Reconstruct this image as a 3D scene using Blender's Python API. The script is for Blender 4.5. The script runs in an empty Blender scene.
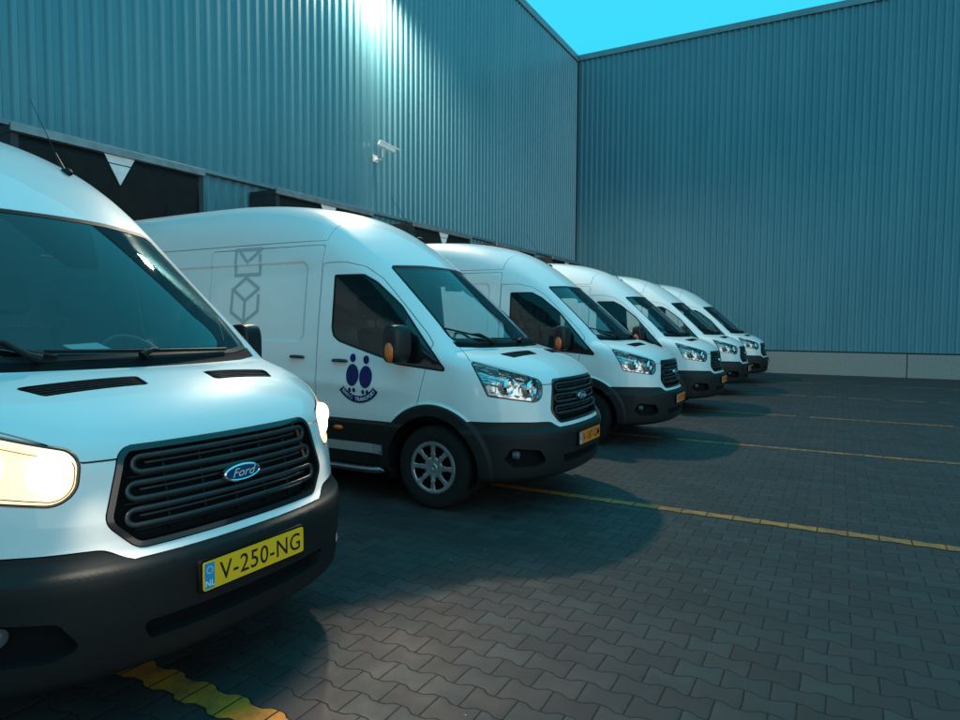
import bpy, math, random
import numpy as np
from mathutils import Matrix, Vector

random.seed(7)
rng = np.random.RandomState(7)
S = bpy.context.scene
COL = S.collection
R = math.radians

# ------------------------------------------------------------------ camera
F_PX, YAW, PITCH, ROLL, CAM_H = 649.26, 28.925, 3.082, 0.318, 1.536
cd = bpy.data.cameras.new('camera')
cd.sensor_fit = 'HORIZONTAL'
cd.sensor_width = 36.0
cd.lens = F_PX / 960.0 * 36.0
cd.clip_start = 0.05
cd.clip_end = 2000.0
cam = bpy.data.objects.new('camera', cd)
COL.objects.link(cam)
_y, _t, _r = R(YAW), R(PITCH), R(ROLL)
fw = Vector((-math.sin(_y) * math.cos(_t), math.cos(_y) * math.cos(_t), -math.sin(_t)))
rt = Vector((math.cos(_y), math.sin(_y), 0))
up = rt.cross(fw)
rt2 = math.cos(_r) * rt + math.sin(_r) * up
up2 = -math.sin(_r) * rt + math.cos(_r) * up
M = Matrix((rt2, up2, -fw)).transposed().to_4x4()
M.translation = Vector((0, 0, CAM_H))
cam.matrix_world = M
S.camera = cam

# ------------------------------------------------------------------ light (dusk)
S.render.engine = 'CYCLES'
S.cycles.use_denoising = True
S.cycles.max_bounces = 8
S.cycles.transparent_max_bounces = 12
S.cycles.sample_clamp_indirect = 4.0
S.view_settings.view_transform = 'Standard'
S.view_settings.look = 'None'
S.view_settings.gamma = 1.0
S.view_settings.exposure = 0.08
S.view_settings.use_curve_mapping = False

SUN_EL, SUN_ROT = R(3.0), R(111.0)
W_ = bpy.data.worlds.new('World')
S.world = W_
W_.use_nodes = True
nt = W_.node_tree
nt.nodes.clear()
wo = nt.nodes.new('ShaderNodeOutputWorld')
bg = nt.nodes.new('ShaderNodeBackground')
bg.inputs['Strength'].default_value = 0.1
sky = nt.nodes.new('ShaderNodeTexSky')
sky.sky_type = 'NISHITA'
sky.sun_disc = False
sky.sun_elevation = SUN_EL
sky.sun_rotation = SUN_ROT
sky.air_density = 1.0
sky.dust_density = 0.3
sky.ozone_density = 3.0
# evening sky: cool overhead, paler towards the horizon
tc = nt.nodes.new('ShaderNodeTexCoord')
sp = nt.nodes.new('ShaderNodeSeparateXYZ')
rmp = nt.nodes.new('ShaderNodeValToRGB')
rmp.color_ramp.elements[0].position = 0.0
rmp.color_ramp.elements[0].color = (0.66, 0.63, 0.60, 1)
rmp.color_ramp.elements[1].position = 0.36
rmp.color_ramp.elements[1].color = (0.045, 0.78, 1.06, 1)
e2 = rmp.color_ramp.elements.new(1.0)
e2.color = (0.11, 0.86, 1.18, 1)
e = rmp.color_ramp.elements.new(0.15)
e.color = (0.30, 0.60, 0.70, 1)
mx = nt.nodes.new('ShaderNodeMix')
mx.data_type = 'RGBA'
mx.blend_type = 'MIX'
mx.inputs[0].default_value = 0.85
scl = nt.nodes.new('ShaderNodeVectorMath')
scl.operation = 'SCALE'
scl.inputs['Scale'].default_value = 10.1
nt.links.new(tc.outputs['Generated'], sp.inputs[0])
nt.links.new(sp.outputs['Z'], rmp.inputs[0])
nt.links.new(rmp.outputs[0], scl.inputs[0])
nt.links.new(sky.outputs[0], mx.inputs[6])
nt.links.new(scl.outputs[0], mx.inputs[7])
nt.links.new(mx.outputs[2], bg.inputs['Color'])
nt.links.new(bg.outputs[0], wo.inputs['Surface'])

sd = bpy.data.lights.new('sun', 'SUN')
sd.energy = 0.65
sd.angle = R(50)
sd.color = (1.0, 0.86, 0.75)
sun = bpy.data.objects.new('sun', sd)
COL.objects.link(sun)
# direction towards the sun (Nishita: rotation clockwise from +Y)
_sd = Vector((math.sin(SUN_ROT) * math.cos(SUN_EL), math.cos(SUN_ROT) * math.cos(SUN_EL), math.sin(SUN_EL)))
sun.rotation_euler = (_sd).to_track_quat('Z', 'Y').to_euler()

# ------------------------------------------------------------------ tagging
def tag(o, label=None, cat=None, group=None, kind=None):
    if label: o['label'] = label
    if cat: o['category'] = cat
    if group: o['group'] = group
    if kind: o['kind'] = kind
    return o

def empty(name, loc=(0, 0, 0), rz=0.0):
    o = bpy.data.objects.new(name, None)
    COL.objects.link(o)
    o.location = loc
    o.rotation_euler = (0, 0, rz)
    o.empty_display_size = 0.2
    return o

# ------------------------------------------------------------------ materials
def mat(name):
    m = bpy.data.materials.new(name)
    m.use_nodes = True
    return m, m.node_tree, m.node_tree.nodes['Principled BSDF']

def simple(name, col, rough=0.5, metal=0.0, coat=0.0, emit=None, estr=0.0, spec=None, bump=0.0, bscale=40.0, var=0.0):
    m, t, b = mat(name)
    b.inputs['Base Color'].default_value = (*col, 1)
    b.inputs['Roughness'].default_value = rough
    b.inputs['Metallic'].default_value = metal
    b.inputs['Coat Weight'].default_value = coat
    b.inputs['Coat Roughness'].default_value = 0.04
    if spec is not None: b.inputs['Specular IOR Level'].default_value = spec
    if emit:
        b.inputs['Emission Color'].default_value = (*emit, 1)
        b.inputs['Emission Strength'].default_value = estr
    if bump or var:
        tcn = t.nodes.new('ShaderNodeTexCoord')
        n = t.nodes.new('ShaderNodeTexNoise')
        n.inputs['Scale'].default_value = bscale
        n.inputs['Detail'].default_value = 5
        t.links.new(tcn.outputs['Object'], n.inputs['Vector'])
        if bump:
            bp = t.nodes.new('ShaderNodeBump')
            bp.inputs['Strength'].default_value = bump
            bp.inputs['Distance'].default_value = 0.003
            t.links.new(n.outputs['Fac'], bp.inputs['Height'])
            t.links.new(bp.outputs[0], b.inputs['Normal'])
        if var:
            mr = t.nodes.new('ShaderNodeMapRange')
            mr.inputs['From Min'].default_value = 0.3
            mr.inputs['From Max'].default_value = 0.7
            mr.inputs['To Min'].default_value = 1.0 - var
            mr.inputs['To Max'].default_value = 1.0
            ml = t.nodes.new('ShaderNodeVectorMath')
            ml.operation = 'SCALE'
            ml.inputs[0].default_value = col
            t.links.new(n.outputs['Fac'], mr.inputs['Value'])
            t.links.new(mr.outputs[0], ml.inputs['Scale'])
            t.links.new(ml.outputs[0], b.inputs['Base Color'])
    return m

class NX:
    """tiny expression builder for shader maths"""
    def __init__(s, t): s.t = t
    def m(s, op, a, b=None, c=None):
        n = s.t.nodes.new('ShaderNodeMath')
        n.operation = op
        for i, v in enumerate((a, b, c)):
            if v is None: continue
            if isinstance(v, (int, float)): n.inputs[i].default_value = v
            else: s.t.links.new(v, n.inputs[i])
        return n.outputs[0]
    def noise(s, vec, scale, detail=4, rough=0.55):
        n = s.t.nodes.new('ShaderNodeTexNoise')
        n.inputs['Scale'].default_value = scale
        n.inputs['Detail'].default_value = detail
        n.inputs['Roughness'].default_value = rough
        s.t.links.new(vec, n.inputs['Vector'])
        return n.outputs['Fac']
    def rng(s, v, a, b, c, d):
        n = s.t.nodes.new('ShaderNodeMapRange')
        n.inputs['From Min'].default_value = a
        n.inputs['From Max'].default_value = b
        n.inputs['To Min'].default_value = c
        n.inputs['To Max'].default_value = d
        s.t.links.new(v, n.inputs['Value'])
        return n.outputs[0]
    def mix(s, f, a, b):
        n = s.t.nodes.new('ShaderNodeMix')
        n.data_type = 'RGBA'
        for i, v in ((0, f), (6, a), (7, b)):
            if isinstance(v, (int, float)): n.inputs[i].default_value = v
            elif isinstance(v, tuple): n.inputs[i].default_value = (*v, 1)
            else: s.t.links.new(v, n.inputs[i])
        return n.outputs[2]

PL, PH, PA, PY0 = 0.20, 0.134, 0.0115, 1.727 - 0.067     # paver length, row height, wave, row origin

def paver_material():
    m, t, b = mat('paver_mat')
    x = NX(t)
    tcn = t.nodes.new('ShaderNodeTexCoord')
    sep = t.nodes.new('ShaderNodeSeparateXYZ')
    # small wobble so that the rows are not machine straight
    t.links.new(tcn.outputs['Object'], sep.inputs[0])
    P = tcn.outputs['Object']
    wob = x.rng(x.noise(P, 2.3, 2), 0.3, 0.7, -0.006, 0.006)
    wob2 = x.rng(x.noise(P, 3.1, 2), 0.3, 0.7, -0.006, 0.006)
    X = x.m('ADD', sep.outputs['X'], wob)
    Y = x.m('ADD', sep.outputs['Y'], wob2)
    fx = x.m('FRACT', x.m('DIVIDE', X, PL))
    tri = x.m('SUBTRACT', x.m('MULTIPLY', x.m('ABSOLUTE', x.m('SUBTRACT', fx, 0.5)), 4.0), 1.0)
    w = x.m('MULTIPLY', x.m('MAXIMUM', x.m('MINIMUM', x.m('MULTIPLY', tri, 2.8), 1.0), -1.0), PA / PH)
    p = x.m('DIVIDE', x.m('SUBTRACT', Y, PY0), PH)
    k = x.m('ROUND', p)
    par = x.m('FLOORED_MODULO', k, 2.0)                     # 0 / 1
    sgn = x.m('SUBTRACT', 1.0, x.m('MULTIPLY', par, 2.0))
    rel = x.m('SUBTRACT', x.m('SUBTRACT', p, k), x.m('MULTIPLY', sgn, w))
    d1 = x.m('MULTIPLY', x.m('ABSOLUTE', rel), PH)
    row = x.m('SUBTRACT', k, x.m('LESS_THAN', rel, 0.0))
    ev = x.m('SUBTRACT', 1.0, x.m('FLOORED_MODULO', row, 2.0))
    xs = x.m('ADD', x.m('DIVIDE', X, PL), x.m('MULTIPLY', ev, 0.5))
    fr = x.m('FRACT', x.m('ADD', xs, 0.5))
    d2 = x.m('MULTIPLY', x.m('ABSOLUTE', x.m('SUBTRACT', fr, 0.5)), PL)
    cell = x.m('FLOOR', xs)
    d = x.m('MINIMUM', d1, d2)
    cv = t.nodes.new('ShaderNodeCombineXYZ')
    t.links.new(row, cv.inputs[0])
    t.links.new(cell, cv.inputs[1])
    wn = t.nodes.new('ShaderNodeTexWhiteNoise')
    wn.noise_dimensions = '2D'
    t.links.new(cv.outputs[0], wn.inputs['Vector'])
    jn = x.rng(x.noise(P, 25.0, 3), 0.3, 0.7, 0.6, 1.5)
    joint = x.m('SMOOTHSTEP', x.m('DIVIDE', d, jn), 0.0014, 0.0052) if False else None
    sm = t.nodes.new('ShaderNodeMapRange')
    sm.interpolation_type = 'SMOOTHSTEP'
    sm.inputs['From Min'].default_value = 0.0010
    sm.inputs['From Max'].default_value = 0.0052
    t.links.new(x.m('DIVIDE', d, jn), sm.inputs['Value'])
    joint = sm.outputs[0]
    edge = x.rng(d, 0.0, 0.022, 0.0, 1.0)
    big = x.noise(P, 0.35, 4)
    mid = x.noise(P, 5.0, 5)
    fine = x.noise(P, 140.0, 3)
    base = x.mix(wn.outputs['Value'], (0.028, 0.0195, 0.0185), (0.050, 0.035, 0.0335))
    base = x.mix(x.rng(big, 0.35, 0.65, 0.0, 0.55), base, (0.030, 0.0205, 0.020))
    base = x.mix(x.rng(mid, 0.4, 0.75, 0.0, 0.5), base, (0.056, 0.041, 0.039))
    base = x.mix(x.rng(fine, 0.35, 0.7, 0.25, 0.0), base, (0.03, 0.028, 0.03))
    w2 = x.m('FRACT', x.m('MULTIPLY', wn.outputs['Value'], 7.13))
    base = x.mix(x.rng(w2, 0.45, 1.0, 0.0, 0.6), base, (0.041, 0.044, 0.043))
    mpp = t.nodes.new('ShaderNodeMapping')
    mpp.inputs['Scale'].default_value = (0.16, 1.7, 1.0)
    t.links.new(P, mpp.inputs['Vector'])
    trk = x.noise(mpp.outputs[0], 1.0, 4)
    base = x.mix(x.rng(trk, 0.50, 0.68, 0.0, 0.55), base, (0.020, 0.017, 0.017))
    spot = x.noise(P, 0.9, 3)
    base = x.mix(x.rng(spot, 0.66, 0.72, 0.0, 0.6), base, (0.016, 0.014, 0.014))
    vo = t.nodes.new('ShaderNodeTexVoronoi')
    vo.inputs['Scale'].default_value = 9.0
    t.links.new(P, vo.inputs['Vector'])
    speck = x.m('MULTIPLY', x.m('LESS_THAN', vo.outputs['Distance'], 0.035), x.m('GREATER_THAN', x.noise(P, 1.4, 2), 0.52))
    base = x.mix(speck, base, (0.5, 0.5, 0.48))
    colr = x.mix(joint, (0.014, 0.011, 0.010), base)
    t.links.new(colr, b.inputs['Base Color'])
    rg = x.rng(mid, 0.3, 0.7, 0.60, 0.85)
    rgj = x.mix(joint, (0.95, 0.95, 0.95), rg)
    t.links.new(rgj, b.inputs['Roughness'])
    b.inputs['Specular IOR Level'].default_value = 0.4
    h = x.m('ADD', x.m('MULTIPLY', joint, 0.6), x.m('MULTIPLY', edge, 0.3))
    h = x.m('ADD', h, x.m('MULTIPLY', fine, 0.10))
    h = x.m('ADD', h, x.m('MULTIPLY', wn.outputs['Value'], 0.12))
    bp = t.nodes.new('ShaderNodeBump')
    bp.inputs['Strength'].default_value = 0.65
    bp.inputs['Distance'].default_value = 0.006
    t.links.new(h, bp.inputs['Height'])
    t.links.new(bp.outputs[0], b.inputs['Normal'])
    return m

def yellow_material(name='yellow_paint_mat', w0=0.42, w1=0.72):
    m, t, b = mat(name)
    x = NX(t)
    tcn = t.nodes.new('ShaderNodeTexCoord')
    P = tcn.outputs['Object']
    n1 = x.noise(P, 7.0, 6, 0.65)
    n2 = x.noise(P, 90.0, 4)
    c = x.mix(x.rng(n1, w0, w1, 0.0, 0.92), (0.60, 0.20, 0.014), (0.13, 0.06, 0.035))
    c = x.mix(x.rng(n2, 0.45, 0.75, 0.0, 0.45), c, (0.09, 0.05, 0.04))
    t.links.new(c, b.inputs['Base Color'])
    b.inputs['Roughness'].default_value = 0.6
    bp = t.nodes.new('ShaderNodeBump')
    bp.inputs['Strength'].default_value = 0.3
    bp.inputs['Distance'].default_value = 0.003
    t.links.new(n2, bp.inputs['Height'])
    t.links.new(bp.outputs[0], b.inputs['Normal'])
    return m

def cladding_material(name, c1, c2, metal=0.2, r0=0.22, r1=0.32):
    m, t, b = mat(name)
    x = NX(t)
    tcn = t.nodes.new('ShaderNodeTexCoord')
    mp = t.nodes.new('ShaderNodeMapping')
    mp.inputs['Scale'].default_value = (1.0, 1.0, 0.12)
    t.links.new(tcn.outputs['Object'], mp.inputs['Vector'])
    n = x.noise(mp.outputs[0], 1.6, 5, 0.6)
    n2 = x.noise(tcn.outputs['Object'], 0.25, 3)
    f = x.m('ADD', x.m('MULTIPLY', n, 0.6), x.m('MULTIPLY', n2, 0.4))
    c = x.mix(x.rng(f, 0.36, 0.62, 0.0, 1.0), c1, c2)
    t.links.new(c, b.inputs['Base Color'])
    b.inputs['Metallic'].default_value = metal
    t.links.new(x.rng(n, 0.3, 0.7, r0, r1), b.inputs['Roughness'])
    return m

def paint_material():
    m, t, b = mat('white_paint_mat')
    x = NX(t)
    tcn = t.nodes.new('ShaderNodeTexCoord')
    sep = t.nodes.new('ShaderNodeSeparateXYZ')
    t.links.new(tcn.outputs['Object'], sep.inputs[0])
    P = tcn.outputs['Object']
    n = x.noise(P, 3.0, 6, 0.6)
    low = x.rng(sep.outputs['Z'], 0.55, 1.25, 1.0, 0.0)      # road grime thrown up by the wheels
    f = x.m('MULTIPLY', x.rng(n, 0.35, 0.75, 0.0, 0.5), x.m('ADD', x.m('MULTIPLY', low, 0.8), 0.12))
    c = x.mix(f, (0.74, 0.755, 0.76), (0.42, 0.40, 0.37))
    t.links.new(c, b.inputs['Base Color'])
    t.links.new(x.rng(n, 0.3, 0.7, 0.38, 0.50), b.inputs['Roughness'])
    b.inputs['Coat Weight'].default_value = 0.75
    b.inputs['Coat Roughness'].default_value = 0.035
    return m

def glass_material(name, tint, refl=1.45):
    m = bpy.data.materials.new(name)
    m.use_nodes = True
    t = m.node_tree
    t.nodes.clear()
    o = t.nodes.new('ShaderNodeOutputMaterial')
    ms = t.nodes.new('ShaderNodeMixShader')
    tr = t.nodes.new('ShaderNodeBsdfTransparent')
    gl = t.nodes.new('ShaderNodeBsdfGlossy')
    fr = t.nodes.new('ShaderNodeFresnel')
    fr.inputs['IOR'].default_value = refl
    tr.inputs['Color'].default_value = (*tint, 1)
    gl.inputs['Roughness'].default_value = 0.015
    gl.inputs['Color'].default_value = (0.9, 0.95, 0.95, 1)
    t.links.new(fr.outputs[0], ms.inputs[0])
    t.links.new(tr.outputs[0], ms.inputs[1])
    t.links.new(gl.outputs[0], ms.inputs[2])
    t.links.new(ms.outputs[0], o.inputs['Surface'])
    return m

def facet_material(name, col, rough):
    m, t, b = mat(name)
    b.inputs['Base Color'].default_value = (*col, 1)
    b.inputs['Roughness'].default_value = rough
    b.inputs['Metallic'].default_value = 1.0
    tcn = t.nodes.new('ShaderNodeTexCoord')
    vo = t.nodes.new('ShaderNodeTexVoronoi')
    vo.feature = 'F1'
    vo.distance = 'CHEBYCHEV'
    vo.inputs['Scale'].default_value = 13.0
    vo.inputs['Randomness'].default_value = 0.6
    t.links.new(tcn.outputs['Object'], vo.inputs['Vector'])
    bp = t.nodes.new('ShaderNodeBump')
    bp.inputs['Strength'].default_value = 0.4
    bp.inputs['Distance'].default_value = 0.03
    t.links.new(vo.outputs['Distance'], bp.inputs['Height'])
    t.links.new(bp.outputs[0], b.inputs['Normal'])
    return m

MT = {
    'paver': paver_material(),
    'yellow': yellow_material(),
    'yellow_mid': yellow_material('scuffed_yellow_paint_mat', 0.32, 0.70),
    'yellow_worn': yellow_material('worn_yellow_paint_mat', 0.22, 0.62),
    'clad': cladding_material('blue_cladding_mat', (0.080, 0.235, 0.29), (0.110, 0.275, 0.33)),
    'clad_end': cladding_material('end_cladding_mat', (0.072, 0.225, 0.285), (0.100, 0.27, 0.33), 0.15, 0.5, 0.6),
    'trim': simple('wall_trim_mat', (0.16, 0.27, 0.31), 0.45, 0.3, var=0.2, bscale=3),
    'alu': simple('aluminium_trim_mat', (0.34, 0.37, 0.39), 0.4, 0.6, var=0.3, bscale=6),
    'seam': simple('dark_seam_mat', (0.012, 0.016, 0.02), 0.7),
    'concrete': simple('plinth_concrete_mat', (0.30, 0.31, 0.30), 0.85, bump=0.4, bscale=30, var=0.35),
    'curtain': simple('black_curtain_mat', (0.010, 0.0105, 0.011), 0.6, spec=0.2, bump=0.2, bscale=8, var=0.4),
    'curtain_white': simple('white_guide_mat', (0.72, 0.74, 0.74), 0.6, var=0.15, bscale=12),
    'steel': simple('dock_steel_mat', (0.035, 0.042, 0.046), 0.5, 0.3, var=0.3, bscale=5),
    'camera_white': simple('camera_white_mat', (0.75, 0.75, 0.73), 0.4),
    'paint': paint_material(),
    'plastic': simple('grey_plastic_mat', (0.0115, 0.0115, 0.0115), 0.55, spec=0.3, bump=0.25, bscale=350, var=0.35),
    'black': simple('matt_black_mat', (0.006, 0.006, 0.007), 0.7, spec=0.1),
    'gloss_black': simple('gloss_black_mat', (0.008, 0.009, 0.010), 0.16, coat=0.5),
    'gloss_black2': simple('mirror_black_mat', (0.009, 0.010, 0.011), 0.42, spec=0.4),
    'frit': simple('frit_glass_mat', (0.004, 0.005, 0.006), 0.03),
    'bar': simple('grille_bar_mat', (0.035, 0.038, 0.042), 0.30, 0.2),
    'seal': simple('rubber_seal_mat', (0.008, 0.009, 0.010), 0.5, spec=0.25),
    'chrome': simple('chrome_mat', (0.80, 0.82, 0.83), 0.10, 1.0),
    'housing': facet_material('lamp_housing_mat', (0.55, 0.57, 0.58), 0.16),
    'lamp_lit': simple('lit_lamp_mat', (0.9, 0.85, 0.75), 0.3, emit=(1.0, 0.72, 0.42), estr=14.0),
    'lamp_glow': simple('lit_housing_mat', (0.8, 0.7, 0.6), 0.3, emit=(1.0, 0.66, 0.38), estr=0.55),
    'lamp_glow2': simple('lit_reflector_mat', (0.9, 0.8, 0.7), 0.3, emit=(1.0, 0.74, 0.48), estr=2.0),
    'fog': simple('fog_lens_mat', (0.10, 0.11, 0.12), 0.12, coat=0.6),
    'amber': simple('amber_lens_mat', (0.75, 0.13, 0.015), 0.25, coat=0.6),
    'tyre': simple('tyre_rubber_mat', (0.009, 0.009, 0.009), 0.85, spec=0.3, bump=0.3, bscale=60),
    'hubcap': simple('hubcap_silver_mat', (0.40, 0.41, 0.42), 0.36, 0.6, var=0.3, bscale=14),
    'plate_lit': simple('yellow_plate_mat', (1.0, 0.50, 0.015), 0.35),  # brighter copy of the plate yellow, extra light painted into the colour
    'plate': simple('orange_yellow_plate_mat', (0.90, 0.21, 0.010), 0.4, var=0.15, bscale=20),  # same plate in duller orange, weaker light painted into the colour
    'plate_blue': simple('plate_blue_mat', (0.02, 0.30, 0.55), 0.4),
    'ink': simple('black_ink_mat', (0.008, 0.008, 0.01), 0.5),
    'white_ink': simple('white_ink_mat', (0.8, 0.8, 0.8), 0.5),
    'script': simple('silver_script_mat', (0.62, 0.65, 0.67), 0.45),
    'emblem_blue': simple('emblem_blue_mat', (0.012, 0.055, 0.16), 0.2, coat=0.8),
    'decal_blue': simple('decal_navy_mat', (0.006, 0.015, 0.10), 0.5, spec=0.2),
    'decal_grey': simple('decal_grey_mat', (0.36, 0.42, 0.44), 0.45),
    'decal_text': simple('decal_text_blue_mat', (0.03, 0.09, 0.35), 0.45),
    'decal_red': simple('decal_red_mat', (0.45, 0.05, 0.03), 0.45),
    'windscreen': glass_material('windscreen_glass_mat', (0.86, 0.95, 0.95), 1.66),
    'side_glass': glass_material('side_glass_mat', (0.60, 0.70, 0.70), 1.45),
    'lens': glass_material('lamp_lens_mat', (0.95, 0.97, 0.97), 1.4),
    'trimdark': simple('cabin_plastic_mat', (0.045, 0.048, 0.052), 0.7),
    'lining': simple('cabin_lining_mat', (0.30, 0.305, 0.31), 0.85),
    'seat': simple('seat_fabric_mat', (0.022, 0.026, 0.032), 0.9, bump=0.3, bscale=120),
    'paper': simple('paper_mat', (0.8, 0.8, 0.78), 0.7),
    'tape': simple('reflective_tape_mat', (0.42, 0.44, 0.44), 0.35, 0.3, var=0.25, bscale=30),
    'tube': simple('step_tube_mat', (0.22, 0.23, 0.24), 0.3, 0.9),
    'flood': simple('floodlight_glow_mat', (1, 0.95, 0.85), 0.4, emit=(1.0, 0.88, 0.70), estr=40.0),
}

# ------------------------------------------------------------------ mesh helpers
class MB:
    """collects faces, links them as one mesh object"""
    def __init__(s): s.v = []; s.f = []; s.mi = []; s.cur = 0
    def add(s, verts, faces):
        o = len(s.v)
        s.v += [tuple(p) for p in verts]
        for f in faces:
            s.f.append(tuple(o + i for i in f)); s.mi.append(s.cur)
    def box(s, a, b, rot=None, c=None):
        x0, y0, z0 = a; x1, y1, z1 = b
        vs = [(x0, y0, z0), (x1, y0, z0), (x1, y1, z0), (x0, y1, z0), (x0, y0, z1), (x1, y0, z1), (x1, y1, z1), (x0, y1, z1)]
        if rot is not None:
            cc = Vector(c if c is not None else ((x0 + x1) / 2, (y0 + y1) / 2, (z0 + z1) / 2))
            vs = [tuple(rot @ (Vector(p) - cc) + cc) for p in vs]
        s.add(vs, [(0, 3, 2, 1), (4, 5, 6, 7), (0, 1, 5, 4), (1, 2, 6, 5), (2, 3, 7, 6), (3, 0, 4, 7)])
    def tube(s, pts, r, n=10, closed=False, flat=1.0, upv=(0, 0, 1), cap=True):
        pts = [Vector(p) for p in pts]
        m = len(pts)
        rad = r if hasattr(r, '__len__') else [r] * m
        rings = []
        for i, p in enumerate(pts):
            a = pts[(i - 1) % m] if (closed or i > 0) else p
            b = pts[(i + 1) % m] if (closed or i < m - 1) else p
            t = (b - a).normalized()
            u = Vector(upv)
            if abs(t.dot(u)) > 0.97: u = Vector((1, 0, 0))
            sv = t.cross(u).normalized()
            uv = sv.cross(t).normalized()
            rings.append([p + (sv * math.cos(2 * math.pi * k / n) + uv * flat * math.sin(2 * math.pi * k / n)) * rad[i] for k in range(n)])
        vs = [q for rg in rings for q in rg]
        fs = []
        for i in range(m if closed else m - 1):
            j = (i + 1) % m
            for k in range(n):
                l = (k + 1) % n
                fs.append((i * n + k, i * n + l, j * n + l, j * n + k))
        if not closed and cap:
            fs.append(tuple(range(n))); fs.append(tuple((m - 1) * n + k for k in reversed(range(n))))
        s.add(vs, fs)
    def lathe(s, prof, n=48, axis='y', c=(0, 0, 0), closed=True):
        """prof: list of (along axis, radius)"""
        m = len(prof)
        vs = []
        for (a, r) in prof:
            for k in range(n):
                t = 2 * math.pi * k / n
                q = (r * math.cos(t), a, r * math.sin(t)) if axis == 'y' else (a, r * math.cos(t), r * math.sin(t))
                vs.append((q[0] + c[0], q[1] + c[1], q[2] + c[2]))
        fs = []
        for i in range(m if closed else m - 1):
            j = (i + 1) % m
            for k in range(n):
                l = (k + 1) % n
                fs.append((i * n + k, i * n + l, j * n + l, j * n + k))
        s.add(vs, fs)
    def prism(s, poly, d0, d1, mapf):
        """poly 2D outline extruded between depths d0 and d1 via mapf(a, b, d)"""
        n = len(poly)
        vs = [mapf(a, b, d0) for a, b in poly] + [mapf(a, b, d1) for a, b in poly]
        fs = [tuple(range(n)), tuple(range(2 * n - 1, n - 1, -1))]
        for i in range(n):
            j = (i + 1) % n
            fs.append((i, i + n, j + n, j))
        s.add(vs, fs)
    def build(s, name, mats, parent=None, smooth=False, bevel=0.0, recalc=True, loc=None):
        me = bpy.data.meshes.new(name)
        me.from_pydata(s.v, [], s.f)
        if not isinstance(mats, (list, tuple)): mats = [mats]
        for m in mats: me.materials.append(m)
        if len(mats) > 1: me.polygons.foreach_set('material_index', s.mi)
        if recalc:
            import bmesh
            bm = bmesh.new(); bm.from_mesh(me)
            bmesh.ops.recalc_face_normals(bm, faces=bm.faces)
            bm.to_mesh(me); bm.free()
        o = bpy.data.objects.new(name, me)
        COL.objects.link(o)
        if parent: o.parent = parent
        if loc: o.location = loc
        if smooth:
            me.polygons.foreach_set('use_smooth', [True] * len(me.polygons))
            if smooth != 'all': me.set_sharp_from_angle(angle=R(38))
        if bevel:
            b = o.modifiers.new('bevel', 'BEVEL')
            b.width = bevel; b.segments = 2; b.limit_method = 'ANGLE'; b.angle_limit = R(40)
        return o

def text_mesh(txt, size, font_shear=0.0, bold=0.0, spacing=1.0):
    """flat text -> (verts Nx2 centred, faces)"""
    c = bpy.data.curves.new('lettering', 'FONT')
    c.body = txt; c.size = size; c.shear = font_shear; c.offset = bold
    c.align_x = 'CENTER'; c.align_y = 'CENTER'; c.space_character = spacing
    c.resolution_u = 4
    o = bpy.data.objects.new('lettering', c)
    COL.objects.link(o)
    dg = bpy.context.evaluated_depsgraph_get()
    me = bpy.data.meshes.new_from_object(o.evaluated_get(dg))
    vs = [(v.co.x, v.co.y) for v in me.vertices]
    fs = [tuple(p.vertices) for p in me.polygons]
    bpy.data.objects.remove(o); bpy.data.curves.remove(c); bpy.data.meshes.remove(me)
    return vs, fs

# ------------------------------------------------------------------ ground
g = MB()
nx_, ny_ = 12, 12
xs = np.linspace(-120, 120, nx_); ys = np.linspace(-120, 120, ny_)
g.add([(x, y, 0) for y in ys for x in xs], [(j * nx_ + i, j * nx_ + i + 1, (j + 1) * nx_ + i + 1, (j + 1) * nx_ + i) for j in range(ny_ - 1) for i in range(nx_ - 1)])
go = g.build('paved_ground', MT['paver'])
tag(go, 'dark grey yard of wavy interlocking pavers under the vans', 'ground', kind='structure')

def wave(x):
    fx = (x / PL) % 1.0
    t = abs(fx - 0.5) * 4 - 1
    return PA * max(-1, min(1, 2.8 * t))

for li, (Y, x0, x1) in enumerate([(1.727, -7.8, 3.4), (5.423, -7.8, 6.8), (8.944, -7.8, 7.6), (12.25, -7.8, 7.6), (16.0, -7.8, 7.6), (19.8, -7.8, 7.6)]):
    row = round((Y - PY0) / PH - 0.5)
    yb = PY0 + row * PH
    par = 1 if row % 2 == 0 else -1
    off = PL * 0.5 if row % 2 == 0 else 0.0
    mb = MB()
    i0 = int(math.floor(x0 / PL)); i1 = int(math.ceil(x1 / PL))
    for i in range(i0, i1):
        a = i * PL + off + 0.004; b = (i + 1) * PL + off - 0.004
        if random.random() < (0.0 if li == 0 else 0.04 if li == 1 else 0.14): continue
        sx = np.linspace(a, b, 17)
        ins_ = 0.004 if li == 0 else 0.012
        lo = [(x, yb + par * wave(x) * (1 if li == 0 else 0.5) + ins_, 0.004) for x in sx]
        hi = [(x, yb + PH - par * wave(x) * (1 if li == 0 else 0.5) - ins_, 0.004) for x in sx]
        n = len(sx)
        mb.add(lo + hi, [(k, k + 1, n + k + 1, n + k) for k in range(n - 1)])
    o = mb.build('parking_line', MT['yellow'] if li < 1 else MT['yellow_mid'] if li < 2 else MT['yellow_worn'])
    tag(o, 'faded yellow guide line set in the paving', 'ground marking', 'yellow lines across the yard', 'structure')

# ------------------------------------------------------------------ halls
XW, YB, ZC, ZT, ZPL = -8.929, 23.611, 3.992, 11.604, 0.7146

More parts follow.
